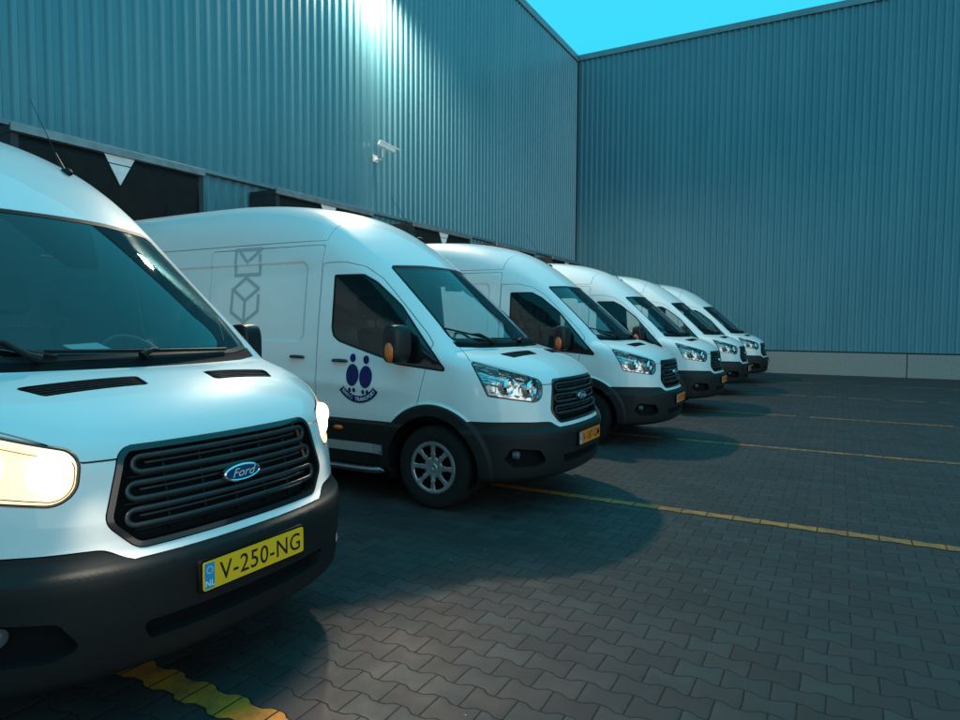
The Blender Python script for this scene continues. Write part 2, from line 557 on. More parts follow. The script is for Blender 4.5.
def ribbed(length, z0, z1, pitch=0.2, depth=0.038):
    """ribbed sheet profile along +a; returns verts in (a, d, z)"""
    pa = []
    n = int(length / pitch) + 1
    for i in range(n):
        a = i * pitch
        pa += [(a, 0.0), (a + 0.085, 0.0), (a + 0.112, depth), (a + 0.172, depth)]
    pa.append((n * pitch, 0.0))
    pa = [(a, d) for a, d in pa if a <= length] + [(length, 0.0)]
    vs = [(a, d, z0) for a, d in pa] + [(a, d, z1) for a, d in pa]
    m = len(pa)
    fs = [(i, i + 1, m + i + 1, m + i) for i in range(m - 1)]
    return vs, fs

YS = -14.0
LW = YB - YS
# left hall wall: root at its foot
lw = empty('hall_wall', (XW, 5.0, 0))
tag(lw, 'tall blue ribbed metal wall of the loading hall behind the vans', 'wall')
mb = MB()
vs, fs = ribbed(LW - 0.06, ZC, ZT)
mb.add([(d, YS + a - 5.0, z) for a, d, z in vs], fs)
mb.build('cladding', MT['clad'], lw, recalc=False)
mb = MB()
vs, fs = ribbed(LW - 0.06, 0.0, ZC - 0.07)
mb.add([(d - 0.06, YS + a - 5.0, z) for a, d, z in vs], fs)
mb.build('lower_cladding', MT['clad'], lw, recalc=False)
mb = MB()
mb.box((-0.6, YS - 5, 0), (-0.09, YB - 5 + 0.5, ZT - 0.05))
mb.build('core', MT['seam'], lw)
mb = MB()
mb.box((-0.058, YS - 5, ZC - 0.065), (0.055, YB - 5 - 0.06, ZC - 0.005))
mb.build('drip_flashing', MT['trim'], lw)
mb = MB()
mb.box((-0.62, YS - 5, ZT - 0.20), (0.075, YB - 5 - 0.04, ZT + 0.03))
mb.build('coping', MT['trim'], lw, bevel=0.006)
# corner strip between the two halls
mb = MB()
mb.box((-0.05, YB - 5 - 0.055, 0), (0.06, YB - 5 - 0.005, ZT - 0.2))
mb.build('corner_trim', MT['seam'], lw)

XE = 30.0
bw = empty('end_wall', (5.0, YB, 0))
tag(bw, 'tall blue ribbed metal wall closing the far end of the yard', 'wall')
mb = MB()
vs, fs = ribbed(XE - XW - 0.06, ZPL + 0.05, ZT)
mb.add([(XE - a - 5.0, -d, z) for a, d, z in vs], fs)
mb.build('cladding', MT['clad_end'], bw, recalc=False)
mb = MB()
mb.box((XW - 5, 0.03, 0), (XE - 5, 0.6, ZT - 0.05))
mb.build('core', MT['seam'], bw)
mb = MB()
mb.box((XW + 0.08 - 5, -0.085, ZT - 0.17), (XE - 5, 0.62, ZT + 0.035))
mb.build('coping', MT['trim'], bw, bevel=0.006)
mb = MB()
mb.box((XW + 0.06 - 5, -0.012, ZPL + 0.002), (XE - 5, 0.028, ZPL + 0.05))
mb.build('base_flashing', MT['seam'], bw)
mb = MB()
px = 1.83
edges = [XW + 0.06]
while px > XW + 1: px -= 6.0
px += 6.0
while px < XE: edges.append(px); px += 6.0
edges.append(XE)
for a, b in zip(edges[:-1], edges[1:]):
    mb.box((a + 0.012 - 5, -0.10, 0), (b - 0.012 - 5, 0.027, ZPL))
mb.build('concrete_plinth', MT['concrete'], bw, bevel=0.008)

# dock shelters with black curtains, one per bay
XF = -8.27
def dock_shelter(first=True):
    r = empty('dock_shelter')
    w = 1.235
    zt = 3.80
    D = XW - XF + 0.03          # negative: back towards the wall
    for sy in (-1, 1):
        mb = MB()
        mb.box((D, sy * w - 0.04, 0.6), (-0.012, sy * w + 0.04, zt - 0.115))
        mb.build('side_panel', MT['steel'], r)
    mb = MB()
    mb.box((D, -w - 0.04, zt - 0.11), (-0.012, w + 0.04, zt - 0.02))
    mb.build('roof', MT['steel'], r)
    mb = MB()
    mb.box((-0.010, -w - 0.05, zt - 0.095), (0.03, w + 0.05, zt))
    mb.build('front_trim', MT['alu'], r, bevel=0.004)
    mb = MB()
    # top curtain, gently billowing
    ny, nz = 24, 8
    vv = []
    for k in range(nz + 1):
        for j in range(ny + 1):
            y = -w + 2 * w * j / ny; z = zt - 0.118 - 0.85 * k / nz
            vv.append((-0.02 - 0.06 * (k / nz) ** 2 + 0.012 * math.sin(j * 0.9) * k / nz, y, z))
    mb.add(vv, [(k * (ny + 1) + j, k * (ny + 1) + j + 1, (k + 1) * (ny + 1) + j + 1, (k + 1) * (ny + 1) + j) for k in range(nz) for j in range(ny)])
    c = mb.build('curtain', MT['curtain'], r, smooth='all')
    sol = c.modifiers.new('solidify', 'SOLIDIFY'); sol.thickness = 0.006
    for sy in (-1, 1):
        mb = MB()
        mb.box((-0.05, min(sy * w, sy * (w - 0.55)), 0.62), (-0.036, max(sy * w, sy * (w - 0.55)), zt - 0.5))
        mb.build('side_curtain', MT['curtain'], r)
    mb = MB()
    mb.box((D + 0.005, -w + 0.05, 0.62), (D + 0.06, w - 0.05, zt - 0.12))
    mb.build('door', MT['black'], r)
    mb = MB()
    mb.box((D, -w - 0.04, 0), (-0.10, w + 0.04, 0.597))
    mb.build('dock_base', MT['concrete'], r)
    mb = MB()
    tri = [(-0.20, zt - 0.13), (0.20, zt - 0.13), (0.0, zt - 0.48)]
    h = [(0.20 - 0.055, 0), ]
    # two pieces with a thin dark gap, as the stitched guide mark shows
    za, zb, zg = zt - 0.10, zt - 0.47, zt - 0.20
    def wz(z): return 0.205 * (z - zb) / (za - zb)
    mb.prism([(-wz(za), za), (wz(za), za), (wz(zg), zg), (-wz(zg), zg)], -0.008, -0.004, lambda a, b, d: (d, a, b))
    zg2 = zg - 0.014
    mb.prism([(-wz(zg2), zg2), (wz(zg2), zg2), (0.0, zb)], -0.012, -0.004, lambda a, b, d: (d, a, b))
    mb.build('guide_triangle', MT['curtain_white'], r)
    return r

def children(o): return [c for c in bpy.data.objects if c.parent == o]
KIDS = {}
def copy_tree(o, parent=None):
    c = o.copy()
    COL.objects.link(c)
    if parent: c.parent = parent
    for k in children(o): copy_tree(k, c)
    return c

ds = dock_shelter()
BAYY = [1.27, 5.24, 9.20, 13.17, 17.14, 21.1]
blabels = ['black curtained dock shelter at the open end of the wall, behind the first van',
           'black dock shelter above the van with lit headlights, its white triangle fully visible',
           'black dock shelter directly behind the roof of the van with navy door logo',
           'black dock shelter seen between the roofs of the second and third vans',
           'black dock shelter seen just above the roof of the third van',
           'black dock shelter right beside the corner of the two ribbed walls']
for i, Y in enumerate(BAYY):
    o = ds if i == 0 else copy_tree(ds)
    o.location = (XF, Y, 0)
    tag(o, blabels[i], 'dock shelter', 'dock shelters along the hall wall')

# security camera on a bracket
cc = empty('security_camera', (XW + 0.04, 11.33, 5.10))
tag(cc, 'small white security camera on a bracket on the ribbed wall', 'camera')
mb = MB(); mb.box((0.0, -0.07, -0.07), (0.03, 0.07, 0.07)); mb.build('wall_plate', MT['camera_white'], cc, bevel=0.004)
mb = MB(); mb.tube([(0.02, 0, -0.02), (0.18, 0.02, -0.03), (0.20, 0.02, 0.02), (0.20, 0.02, 0.20)], 0.022, 10); mb.build('bracket', MT['camera_white'], cc, smooth=True)
rm = Matrix.Rotation(R(48), 3, 'Z') @ Matrix.Rotation(R(22), 3, 'Y')
hc = Vector((0.27, 0.08, 0.235))
mb = MB(); mb.box((hc.x - 0.20, hc.y - 0.055, hc.z - 0.05), (hc.x + 0.20, hc.y + 0.055, hc.z + 0.045), rot=rm, c=hc); hs = mb.build('housing', MT['camera_white'], cc, bevel=0.012)
mb = MB(); mb.box((hc.x - 0.19, hc.y - 0.065, hc.z + 0.047), (hc.x + 0.26, hc.y + 0.065, hc.z + 0.06), rot=rm, c=hc); mb.build('sunshield', MT['camera_white'], cc, bevel=0.004)
mb = MB(); mb.box((hc.x + 0.201, hc.y - 0.042, hc.z - 0.04), (hc.x + 0.206, hc.y + 0.042, hc.z + 0.036), rot=rm, c=hc); mb.build('lens', MT['gloss_black'], cc)

# the floodlight high on the hall wall whose glow shows at the top of the picture
LAMP = Vector((XW + 0.29, 11.05, 9.3))
for lp_, en_, lb_ in ((LAMP, 2600.0, 'lit floodlight on the ribbed hall wall whose glare shows above the security camera'),):
    fl = empty('floodlight', lp_)
    tag(fl, lb_, 'floodlight')
    mb = MB(); mb.box((-0.28, -0.04, 0.0), (-0.02, 0.04, 0.05)); mb.build('bracket', MT['steel'], fl)
    mb = MB(); mb.box((-0.10, -0.22, -0.06), (0.14, 0.22, 0.06), rot=Matrix.Rotation(R(28), 3, 'Y'), c=Vector((0, 0, 0))); mb.build('lamp_body', MT['steel'], fl, bevel=0.01)
    mb = MB(); mb.box((-0.08, -0.19, -0.072), (0.12, 0.19, -0.062), rot=Matrix.Rotation(R(28), 3, 'Y'), c=Vector((0, 0, 0))); mb.build('glowing_lens', MT['flood'], fl)
    ld = bpy.data.lights.new('floodlight_beam', 'SPOT')
    ld.energy = en_
    ld.color = (1.0, 0.82, 0.62)
    ld.spot_size = R(165)
    ld.spot_blend = 0.6
    ld.shadow_soft_size = 0.22
    lo = bpy.data.objects.new('floodlight_beam', ld)
    COL.objects.link(lo)
    lo.parent = fl
    lo.location = (0.05, 0.0, -0.30)
    lo.rotation_euler = Vector((-0.12, 0.0, 1.0)).to_track_quat('Z', 'Y').to_euler()

# ------------------------------------------------------------------ van body as a smooth field
def pchip(xp, yp):
    xp = np.asarray(xp, float); yp = np.asarray(yp, float)
    h = np.diff(xp); d = np.diff(yp) / h
    m = np.zeros_like(yp)
    m[0], m[-1] = d[0], d[-1]
    for i in range(1, len(xp) - 1):
        if d[i - 1] * d[i] > 0:
            w1 = 2 * h[i] + h[i - 1]; w2 = h[i] + 2 * h[i - 1]
            m[i] = (w1 + w2) / (w1 / d[i - 1] + w2 / d[i])
    def f(x):
        x = np.clip(x, xp[0], xp[-1])
        i = np.clip(np.searchsorted(xp, x) - 1, 0, len(h) - 1)
        t = (x - xp[i]) / h[i]
        return ((1 + 2 * t) * (1 - t) ** 2 * yp[i] + t * (1 - t) ** 2 * h[i] * m[i] + t * t * (3 - 2 * t) * yp[i + 1] + t * t * (t - 1) * h[i] * m[i + 1])
    return f

def sst(x, a, b):
    t = np.clip((x - a) / (b - a), 0, 1)
    return t * t * (3 - 2 * t)

LEN, WBASE, HUB = 5.98, 3.75, 1.01
zprof = pchip([-.3, .02, .10, .18, .29, .45, .57, .64, .70, .90, 1.2, 1.5, 1.7, 1.9, 2.15, 2.45, 2.8, 3.2, 3.7, 4.5, 6.2],
              [.80, 1.035, 1.11, 1.163, 1.218, 1.287, 1.325, 1.346, 1.393, 1.575, 1.838, 2.088, 2.245, 2.388, 2.535, 2.655, 2.738, 2.79, 2.815, 2.82, 2.81])
wprof = pchip([.2, .4, .6, .8, 1.0, 1.2, 1.4, 1.7, 2.0, 2.3, 2.55, 2.9], [.945, .972, .984, .991, .990, .982, .965, .936, .902, .865, .835, .79])
fprof = pchip([.15, .25, .32, .42, .52, .62, .675, .70, .735, .85, .95, 1.08, 1.15, 1.4], [.15, .075, .035, .012, .002, 0, .006, .030, .050, .068, .085, .110, .150, .40])

def smax(a, b, r):
    h = np.maximum(r - np.abs(a - b), 0) / r
    return np.maximum(a, b) + h * h * r * 0.25

def sd_poly(px, py, pts):
    pts = np.asarray(pts, float)
    d = np.full(np.shape(px), 1e9); s = np.ones(np.shape(px))
    n = len(pts)
    for i in range(n):
        a = pts[i]; b = pts[i - 1]
        ex, ey = b - a
        wx, wy = px - a[0], py - a[1]
        t = np.clip((wx * ex + wy * ey) / (ex * ex + ey * ey), 0, 1)
        d = np.minimum(d, (wx - ex * t) ** 2 + (wy - ey * t) ** 2)
        c1 = py >= a[1]; c2 = py < b[1]; c3 = ex * wy > ey * wx
        fl_ = (c1 & c2 & c3) | (~c1 & ~c2 & ~c3)
        s = np.where(fl_, -s, s)
    return s * np.sqrt(d)

def inset_poly(pts, r):
    pts = np.asarray(pts, float); n = len(pts)
    area = 0.5 * sum(pts[i][0] * pts[(i + 1) % n][1] - pts[(i + 1) % n][0] * pts[i][1] for i in range(n))
    sg = 1 if area > 0 else -1
    out = []
    for i in range(n):
        a, b, c = pts[i - 1], pts[i], pts[(i + 1) % n]
        e1 = (b - a) / np.linalg.norm(b - a); e2 = (c - b) / np.linalg.norm(c - b)
        n1 = sg * np.array([-e1[1], e1[0]]); n2 = sg * np.array([-e2[1], e2[0]])
        bis = n1 + n2; bis /= max(np.dot(bis, n1), 0.25)
        out.append(b + bis * r)
    return out

def rpoly(px, py, pts, r): return sd_poly(px, py, inset_poly(pts, r)) - r

def top_z(u, a):
    c = 0.22 + 0.12 * sst(u, 0.35, 0.85) + 0.05 * sst(u, 0.9, 1.6)
    ue = u - c * a * a
    z = zprof(ue)
    crown = 0.012 * sst(u, 0.2, 0.5) + 0.075 * sst(u, 1.5, 2.6)
    z = z - crown * (a / 0.8) ** 2
    # shallow raised centre of the bonnet
    z = z + 0.007 * (1 - sst(a, 0.10, 0.62)) * sst(ue, 0.12, 0.3) * (1 - sst(ue, 0.52, 0.64))
    return z

def front_u(a, z):
    return fprof(z) + 0.16 * a * a + 0.37 * a ** 4

def side_w(u, z):
    w = wprof(z)
    w = w - 0.115 * sst(2.45 - u, 0.0, 1.25) * sst(z, 1.25, 2.15)
    # arch lips and sill cladding
    for hu in (HUB, HUB + WBASE):
        rr = np.sqrt((u - hu) ** 2 + (z - 0.35) ** 2)
        w = w + 0.028 * (1 - sst(rr, 0.515, 0.555))
    w = w + 0.012 * (1 - sst(z, 0.665, 0.70)) * sst(u, 0.5, 0.9)
    # pressed recess along the load space and a swage across the door
    q = rpoly(u, z, [(2.44, 1.37), (2.44, 2.125), (5.7, 2.125), (5.7, 1.37)], 0.09)
    w = w - 0.013 * (1 - sst(q, -0.022, 0.004))
    w = w + 0.010 * np.exp(-((z - (0.98 + 0.03 * (u - 1.2))) / 0.07) ** 2) * sst(u, 1.1, 1.5)
    w = w - 0.006 * sst(u, 2.6, 6.0) * sst(z, 1.0, 2.0)
    return w

def FIELD(P):
    u, a, z = P[..., 0], np.abs(P[..., 1]), P[..., 2]
    e_ = 2e-3
    side = a - side_w(u, z)
    T = top_z(u, a); Tu = (top_z(u + e_, a) - T) / e_
    top = (z - T) / np.sqrt(1 + Tu * Tu)
    Fr = front_u(a, z); Fy = 0.32 * a + 1.48 * a ** 3; Fz = (front_u(a, z + e_) - Fr) / e_
    front = (Fr - u) / np.sqrt(1 + Fy * Fy + np.minimum(Fz * Fz, 4.0))
    bot = 0.27 + 0.02 * sst(0.4 - u, 0, .4) - z
    f = smax(side, u - LEN, 0.07)
    f = smax(f, front, 0.11)
    rt_ = 0.085 + 0.055 * sst(u, 0.6, 1.4) + 0.20 * sst(u, 1.7, 2.9)
    f = smax(f, top, rt_)
    f = smax(f, bot, 0.05)
    return f

def grad(P):
    h = 6e-4
    G = np.zeros_like(P)
    for i in range(3):
        d = np.zeros(3); d[i] = h
        G[..., i] = (FIELD(P + d) - FIELD(P - d)) / (2 * h)
    return G

def project(P, it=4):
    P = P.copy()
    for _ in range(it):
        f = FIELD(P); G = grad(P)
        st = (f / np.maximum((G * G).sum(-1), 0.05))[:, None] * G
        ln = np.linalg.norm(st, axis=1)[:, None]
        st *= np.minimum(1, 0.02 / np.maximum(ln, 1e-9))
        P -= st
    return P

def surface_nets():
    gu = np.concatenate([np.arange(-0.03, 1.0, 0.0125), np.arange(1.0, 2.7, 0.02), np.arange(2.7, 6.04, 0.06), [6.04]])
    gz = np.concatenate([np.arange(0.22, 1.42, 0.0125), np.arange(1.42, 2.87, 0.018)])
    dy = 0.02
    gy = (np.arange(0, 54) - 0.5) * dy
    A = np.stack(np.meshgrid(gu, gy, gz, indexing='ij'), -1)
    val = FIELD(A)
    sgn = val < 0
    nu, ny, nz = val.shape
    acc = np.zeros((nu - 1, ny - 1, nz - 1, 3)); cnt = np.zeros((nu - 1, ny - 1, nz - 1))
    corners = [(i, j, k) for i in (0, 1) for j in (0, 1) for k in (0, 1)]
    def sl(c): return tuple(slice(c[q], c[q] + (nu, ny, nz)[q] - 1) for q in range(3))
    for ca in corners:
        for ax in range(3):
            if ca[ax]: continue
            cb = list(ca); cb[ax] = 1
            va, vb = val[sl(ca)], val[sl(cb)]
            mix_ = (va < 0) != (vb < 0)
            t = np.where(mix_, va / np.where(mix_, va - vb, 1), 0)[..., None]
            pa, pb = A[sl(ca)], A[sl(cb)]
            acc += np.where(mix_[..., None], pa + (pb - pa) * t, 0); cnt += mix_
    act = cnt > 0
    idx = -np.ones(act.shape, int)
    idx[act] = np.arange(act.sum())
    V = acc[act] / cnt[act][:, None]
    cj = np.nonzero(act)[1]
    V[cj == 0, 1] = 0
    V = project(V, 5)
    V[cj == 0, 1] = 0
    Q = []
    for ax in range(3):
        s0 = [slice(None)] * 3; s1 = [slice(None)] * 3
        s0[ax] = slice(0, -1); s1[ax] = slice(1, None)
        e0, e1 = sgn[tuple(s0)], sgn[tuple(s1)]
        I = np.argwhere(e0 != e1)
        b, c = [(1, 2), (2, 0), (0, 1)][ax]
        ok = (I[:, b] >= 1) & (I[:, c] >= 1) & (I[:, b] < (nu, ny, nz)[b] - 1) & (I[:, c] < (nu, ny, nz)[c] - 1)
        if ax != 1: ok &= I[:, 1] >= 1
        I = I[ok]
        def cell(db, dc):
            J = I.copy(); J[:, b] += db; J[:, c] += dc
            return idx[J[:, 0], J[:, 1], J[:, 2]]
        q = np.stack([cell(-1, -1), cell(0, -1), cell(0, 0), cell(-1, 0)], 1)
        flip = e0[I[:, 0], I[:, 1], I[:, 2]] == False
        q[flip] = q[flip][:, ::-1]
        Q.append(q)
    Q = np.concatenate(Q)
    Q = Q[(Q >= 0).all(1)]
    T = np.concatenate([Q[:, [0, 1, 2]], Q[:, [0, 2, 3]]])
    return V, T

LOCK = np.zeros(0, bool)
def cut(V, T, gfun):
    """split the triangles exactly along the outline gfun = 0"""
    global LOCK
    if len(LOCK) < len(V): LOCK = np.concatenate([LOCK, np.zeros(len(V) - len(LOCK), bool)])
    V = V.copy()
    g_ = gfun(V)
    E_ = np.unique(np.sort(np.concatenate([T[:, [0, 1]], T[:, [1, 2]], T[:, [2, 0]]]), 1), axis=0)
    # vertices that almost lie on the outline slide onto it, so no slivers remain
    ga, gb = g_[E_[:, 0]], g_[E_[:, 1]]
    cr = (ga > 0) != (gb > 0)
    a, b = E_[cr, 0], E_[cr, 1]
    t = ga[cr] / (ga[cr] - gb[cr])
    P = V[a] + (V[b] - V[a]) * t[:, None]
    zero = np.zeros(len(V), bool)
    for v_, near, oth in ((a, t < 0.24, b), (b, t > 0.76, a)):
        both_c = (np.abs(V[v_, 1]) < 1e-7) != (np.abs(V[oth, 1]) < 1e-7)     # keep the centre line on y = 0
        m_ = near & ~LOCK[v_] & ~(both_c & (np.abs(V[v_, 1]) < 1e-7))
        V[v_[m_]] = P[m_]
        zero[v_[m_]] = True
    zi = np.nonzero(zero)[0]
    if len(zi):
        cen = np.abs(V[zi, 1]) < 1e-7
        Q = project(V[zi], 1); Q[cen, 1] = 0
        V[zi] = Q
    g_[zero] = 0.0
    LOCK[zi] = True
    sg = np.where(g_ > 0, 1, -1); sg[zero] = 0
    st = sg[T]
    pos, neg = (st == 1).sum(1), (st == -1).sum(1)
    mixd = (pos > 0) & (neg > 0)
    keep = T[~mixd]; C = T[mixd]; sc = st[mixd]
    if len(C) == 0: return V, T
    three = (sc == 0).any(1)
    out = [keep]
    # crossing points shared per edge
    Em = np.concatenate([C[:, [0, 1]], C[:, [1, 2]], C[:, [2, 0]]])
    Sm = np.concatenate([sc[:, [0, 1]], sc[:, [1, 2]], sc[:, [2, 0]]])
    uq = np.unique(np.sort(Em[(Sm[:, 0] * Sm[:, 1]) < 0], 1), axis=0)
    ga, gb = g_[uq[:, 0]], g_[uq[:, 1]]
    t = np.clip(ga / (ga - gb), 0.03, 0.97)[:, None]
    P = V[uq[:, 0]] * (1 - t) + V[uq[:, 1]] * t
    cen = np.abs(P[:, 1]) < 1e-7
    P = project(P, 1); P[cen, 1] = 0
    base = len(V); nv = base + len(uq)
    keyv = uq[:, 0].astype(np.int64) * base + uq[:, 1]
    def mid(p, q):
        k = np.minimum(p, q).astype(np.int64) * base + np.maximum(p, q)
        return base + np.searchsorted(keyv, k)
    # one vertex on the outline, the others either side
    c0, s0 = C[three], sc[three]
    if len(c0):
        k = (s0 == 0).argmax(1); ar = np.arange(len(c0))
        z_, p_, q_ = c0[ar, k], c0[ar, (k + 1) % 3], c0[ar, (k + 2) % 3]
        m_ = mid(p_, q_)
        out += [np.stack([z_, p_, m_], 1), np.stack([z_, m_, q_], 1)]
    c1, s1 = C[~three], sc[~three] > 0
    if len(c1):
        lone = np.where((s1.sum(1) == 1)[:, None], s1, ~s1)
        k = lone.argmax(1); ar = np.arange(len(c1))
        a, b, c = c1[ar, k], c1[ar, (k + 1) % 3], c1[ar, (k + 2) % 3]
        ab, ac = mid(a, b), mid(a, c)
        out += [np.stack([a, ab, ac], 1), np.stack([ab, b, c], 1), np.stack([ab, c, ac], 1)]
    LOCK = np.concatenate([LOCK, np.ones(len(P), bool)])
    return np.concatenate([V, P]), np.concatenate(out)

# outlines -------------------------------------------------------------------
WIN_POLY = [(2.125, 1.985), (2.11, 1.50), (2.085, 1.43), (2.02, 1.385), (1.88, 1.345), (1.50, 1.245), (1.38, 1.20), (0.86, 1.155), (1.40, 1.705), (1.68, 1.915), (1.82, 1.985)]
DOOR_POLY = [(2.262, 0.385), (2.262, 2.10), (2.02, 2.10), (1.82, 2.055), (1.64, 1.945), (1.10, 1.46), (1.03, 1.38), (1.075, 1.16), (1.15, 0.88), (1.40, 0.60), (1.56, 0.385)]
WS_POLY = [(-0.645, 2.072), (-0.678, 2.045), (-0.780, 1.44), (-0.770, 1.395), (-0.60, 1.380), (0.60, 1.380), (0.770, 1.395), (0.780, 1.44), (0.678, 2.045), (0.645, 2.072), (0.33, 2.09), (-0.33, 2.09)]
HL_POLY = [(0.505, 1.090), (0.512, 0.905), (0.972, 0.972), (1.100, 1.248)]
GR_POLY = [(-0.462, 1.092), (-0.535, 0.835), (-0.445, 0.733), (0.445, 0.733), (0.535, 0.835), (0.462, 1.092)]

def s_of(V): return V[:, 0] * 0.8 + np.abs(V[:, 1]) * 0.6
def g_win(V): return np.maximum(rpoly(V[:, 0], V[:, 2], WIN_POLY, 0.018), 0.5 - np.abs(V[:, 1]))
def g_seal(V): return g_win(V) + 0.014
def g_sail(V): return V[:, 0] - (1.30 + 0.06 * (V[:, 2] - 1.2))
def g_door(V): return np.maximum(rpoly(V[:, 0], V[:, 2], DOOR_POLY, 0.03), 0.6 - np.abs(V[:, 1]))
def g_ws(V): return np.maximum(rpoly(np.abs(V[:, 1]), V[:, 2], WS_POLY, 0.03), V[:, 0] - 2.0)
def g_wsb(V): return g_ws(V) + 0.020
def g_frit(V):
    y, z = np.abs(V[:, 1]), V[:, 2]
    sens = rpoly(y, z, [(-0.3, 2.2), (-0.075, 1.80), (0.075, 1.80), (0.3, 2.2)], 0.025)
    return np.minimum(np.minimum(2.035 - z, sens), z - 1.425)
def g_hl(V):
    s, z = s_of(V), V[:, 2]
    d = rpoly(s, z, HL_POLY, 0.015)
    # large round at the inner end only
    d2 = rpoly(s, z, [(0.505, 1.090), (0.512, 0.905), (0.972, 0.972), (1.5, 1.353)], 0.078)
    return np.maximum(np.where(s < 0.75, np.maximum(d, d2), d), V[:, 0] - 0.95)
def g_hlrim(V): return g_hl(V) + 0.008
def g_gr(V): return np.maximum(rpoly(V[:, 1], V[:, 2], GR_POLY, 0.065), V[:, 0] - 0.5)
def g_grb(V): return g_gr(V) + 0.020
ZTOP = pchip([0.0, 0.50, 0.545, 0.60, 1.095, 1.4], [1.052, 1.052, 1.085, 1.115, 1.247, 1.30])
def g_bon(V):
    s, y, z, u = s_of(V), np.abs(V[:, 1]), V[:, 2], V[:, 0]
    return np.maximum(np.maximum(ZTOP(s) - z, (y - (0.905 - 0.80 * (u - 0.70))) * 0.78), np.maximum(z - 1.372, u - 1.1))
def g_cowl(V):
    return np.maximum(np.maximum(1.343 - 0.0 * V[:, 0] + 0.05 * (np.abs(V[:, 1]) - 0.6) * (np.abs(V[:, 1]) > 0.6) - V[:, 2], V[:, 2] - 1.385 - 0.06 * np.maximum(np.abs(V[:, 1]) - 0.6, 0)), np.maximum(V[:, 0] - 1.1, np.abs(V[:, 1]) - 0.79))
VENT = [(0.430, 0.165), (0.478, 0.545), (0.585, 0.60), (0.515, 0.165)]
def g_vent(V): return np.maximum(rpoly(V[:, 0], np.abs(V[:, 1]), VENT, 0.012), 1.1 - V[:, 2])
zdark = pchip([0.0, 0.46, 0.56, 0.7, 0.9, 1.2], [0.7005, 0.7005, 0.748, 0.755, 0.764, 0.766])
def g_dark(V):
    u, y, z = V[:, 0], np.abs(V[:, 1]), V[:, 2]
    zb = zdark(y) * (1 - sst(u, 0.62, 1.0)) + 0.70 * sst(u, 0.62, 1.0)
    g_ = z - zb
    for hu in (HUB, HUB + WBASE):
        g_ = np.minimum(g_, np.maximum(np.sqrt((u - hu) ** 2 + (z - 0.35) ** 2) - 0.532, 0.4 - y))
    return g_
def g_arch(V):
    u, y, z = V[:, 0], np.abs(V[:, 1]), V[:, 2]
    return np.maximum(np.minimum(np.sqrt((u - HUB) ** 2 + (z - 0.35) ** 2), np.sqrt((u - HUB - WBASE) ** 2 + (z - 0.35) ** 2)) - 0.435, 0.62 - y)
def g_roof(V): return np.maximum(2.275 - V[:, 0], 2.312 - V[:, 2])
def g_slide(V): return np.maximum(rpoly(V[:, 0], V[:, 2], [(2.272, 0.385), (2.272, 2.27), (3.788, 2.27), (3.788, 0.385)], 0.03), 0.6 - np.abs(V[:, 1]))
def g_slot(V): return np.maximum(rpoly(V[:, 1], V[:, 2], [(-0.46, 0.475), (-0.43, 0.405), (0.43, 0.405), (0.46, 0.475)], 0.02), V[:, 0] - 0.5)
def g_fog(V): return np.maximum(rpoly(np.abs(V[:, 1]), V[:, 2], [(0.63, 0.44), (0.69, 0.535), (0.87, 0.56), (0.90, 0.47), (0.85, 0.41), (0.70, 0.405)], 0.025), V[:, 0] - 0.6)

CUTS = [g_dark, g_arch, g_door, g_win, g_seal, g_sail, g_ws, g_wsb, g_frit, g_hl, g_hlrim, g_gr, g_grb, g_bon, g_cowl, g_vent, g_roof, g_slide, g_slot, g_fog]
def gated(f, gate):
    """limit a cut to the neighbourhood where it matters"""
    return lambda V: np.where(gate(V), f(V), np.abs(f(V)) + 1.0)

V, T = surface_nets()
near_win = lambda V: g_win(V) < 0.06
near_ws = lambda V: g_ws(V) < 0.06
near_gr = lambda V: g_gr(V) < 0.06
for cf in CUTS:
    if cf is g_sail:
        V, T = cut(V, T, lambda V: np.where(g_win(V) < 0.03, g_sail(V), 1.0))
    elif cf is g_frit:
        V, T = cut(V, T, lambda V: np.where(g_ws(V) < 0.03, g_frit(V), 1.0))
    else:
        V, T = cut(V, T, cf)
# mirror
cen = np.abs(V[:, 1]) < 1e-7
mi = np.arange(len(V)); mi[~cen] = len(V) + np.arange((~cen).sum())
V2 = V[~cen] * np.array([1, -1, 1])
T = np.concatenate([T, mi[T][:, ::-1]])
V = np.concatenate([V, V2])
NRM = grad(V)
NRM /= np.maximum(np.linalg.norm(NRM, axis=1)[:, None], 1e-9)
C_ = V[T].mean(1)
ins = {f.__name__: f(C_) < 0 for f in CUTS}
lab = np.full(len(T), 'body', dtype='U16')
lab[ins['g_roof']] = 'roof'
lab[ins['g_slide']] = 'slide'
lab[ins['g_door']] = 'door'
lab[ins['g_bon']] = 'bonnet'
lab[ins['g_cowl']] = 'cowl'
lab[ins['g_dark']] = 'dark'
lab[ins['g_vent']] = 'vent'
w_ = ins['g_win']
lab[w_] = 'seal'
lab[w_ & ins['g_seal'] & ~ins['g_sail']] = 'sideglass'
lab[w_ & ins['g_seal'] & ins['g_sail']] = 'sail'
w_ = ins['g_ws']
lab[w_] = 'wsframe'
lab[w_ & ins['g_wsb']] = 'wsglass'
lab[w_ & ins['g_wsb'] & ins['g_frit']] = 'frit'
lab[ins['g_gr']] = 'bezel'
lab[ins['g_gr'] & ins['g_grb']] = 'grille'
lab[ins['g_hl']] = 'hlrim'
lab[ins['g_hl'] & ins['g_hlrim']] = 'lens'
lab[ins['g_slot']] = 'slot'
lab[ins['g_fog']] = 'fog'
lab[ins['g_arch']] = 'none'
side = np.where(C_[:, 1] < 0, -1, 1)

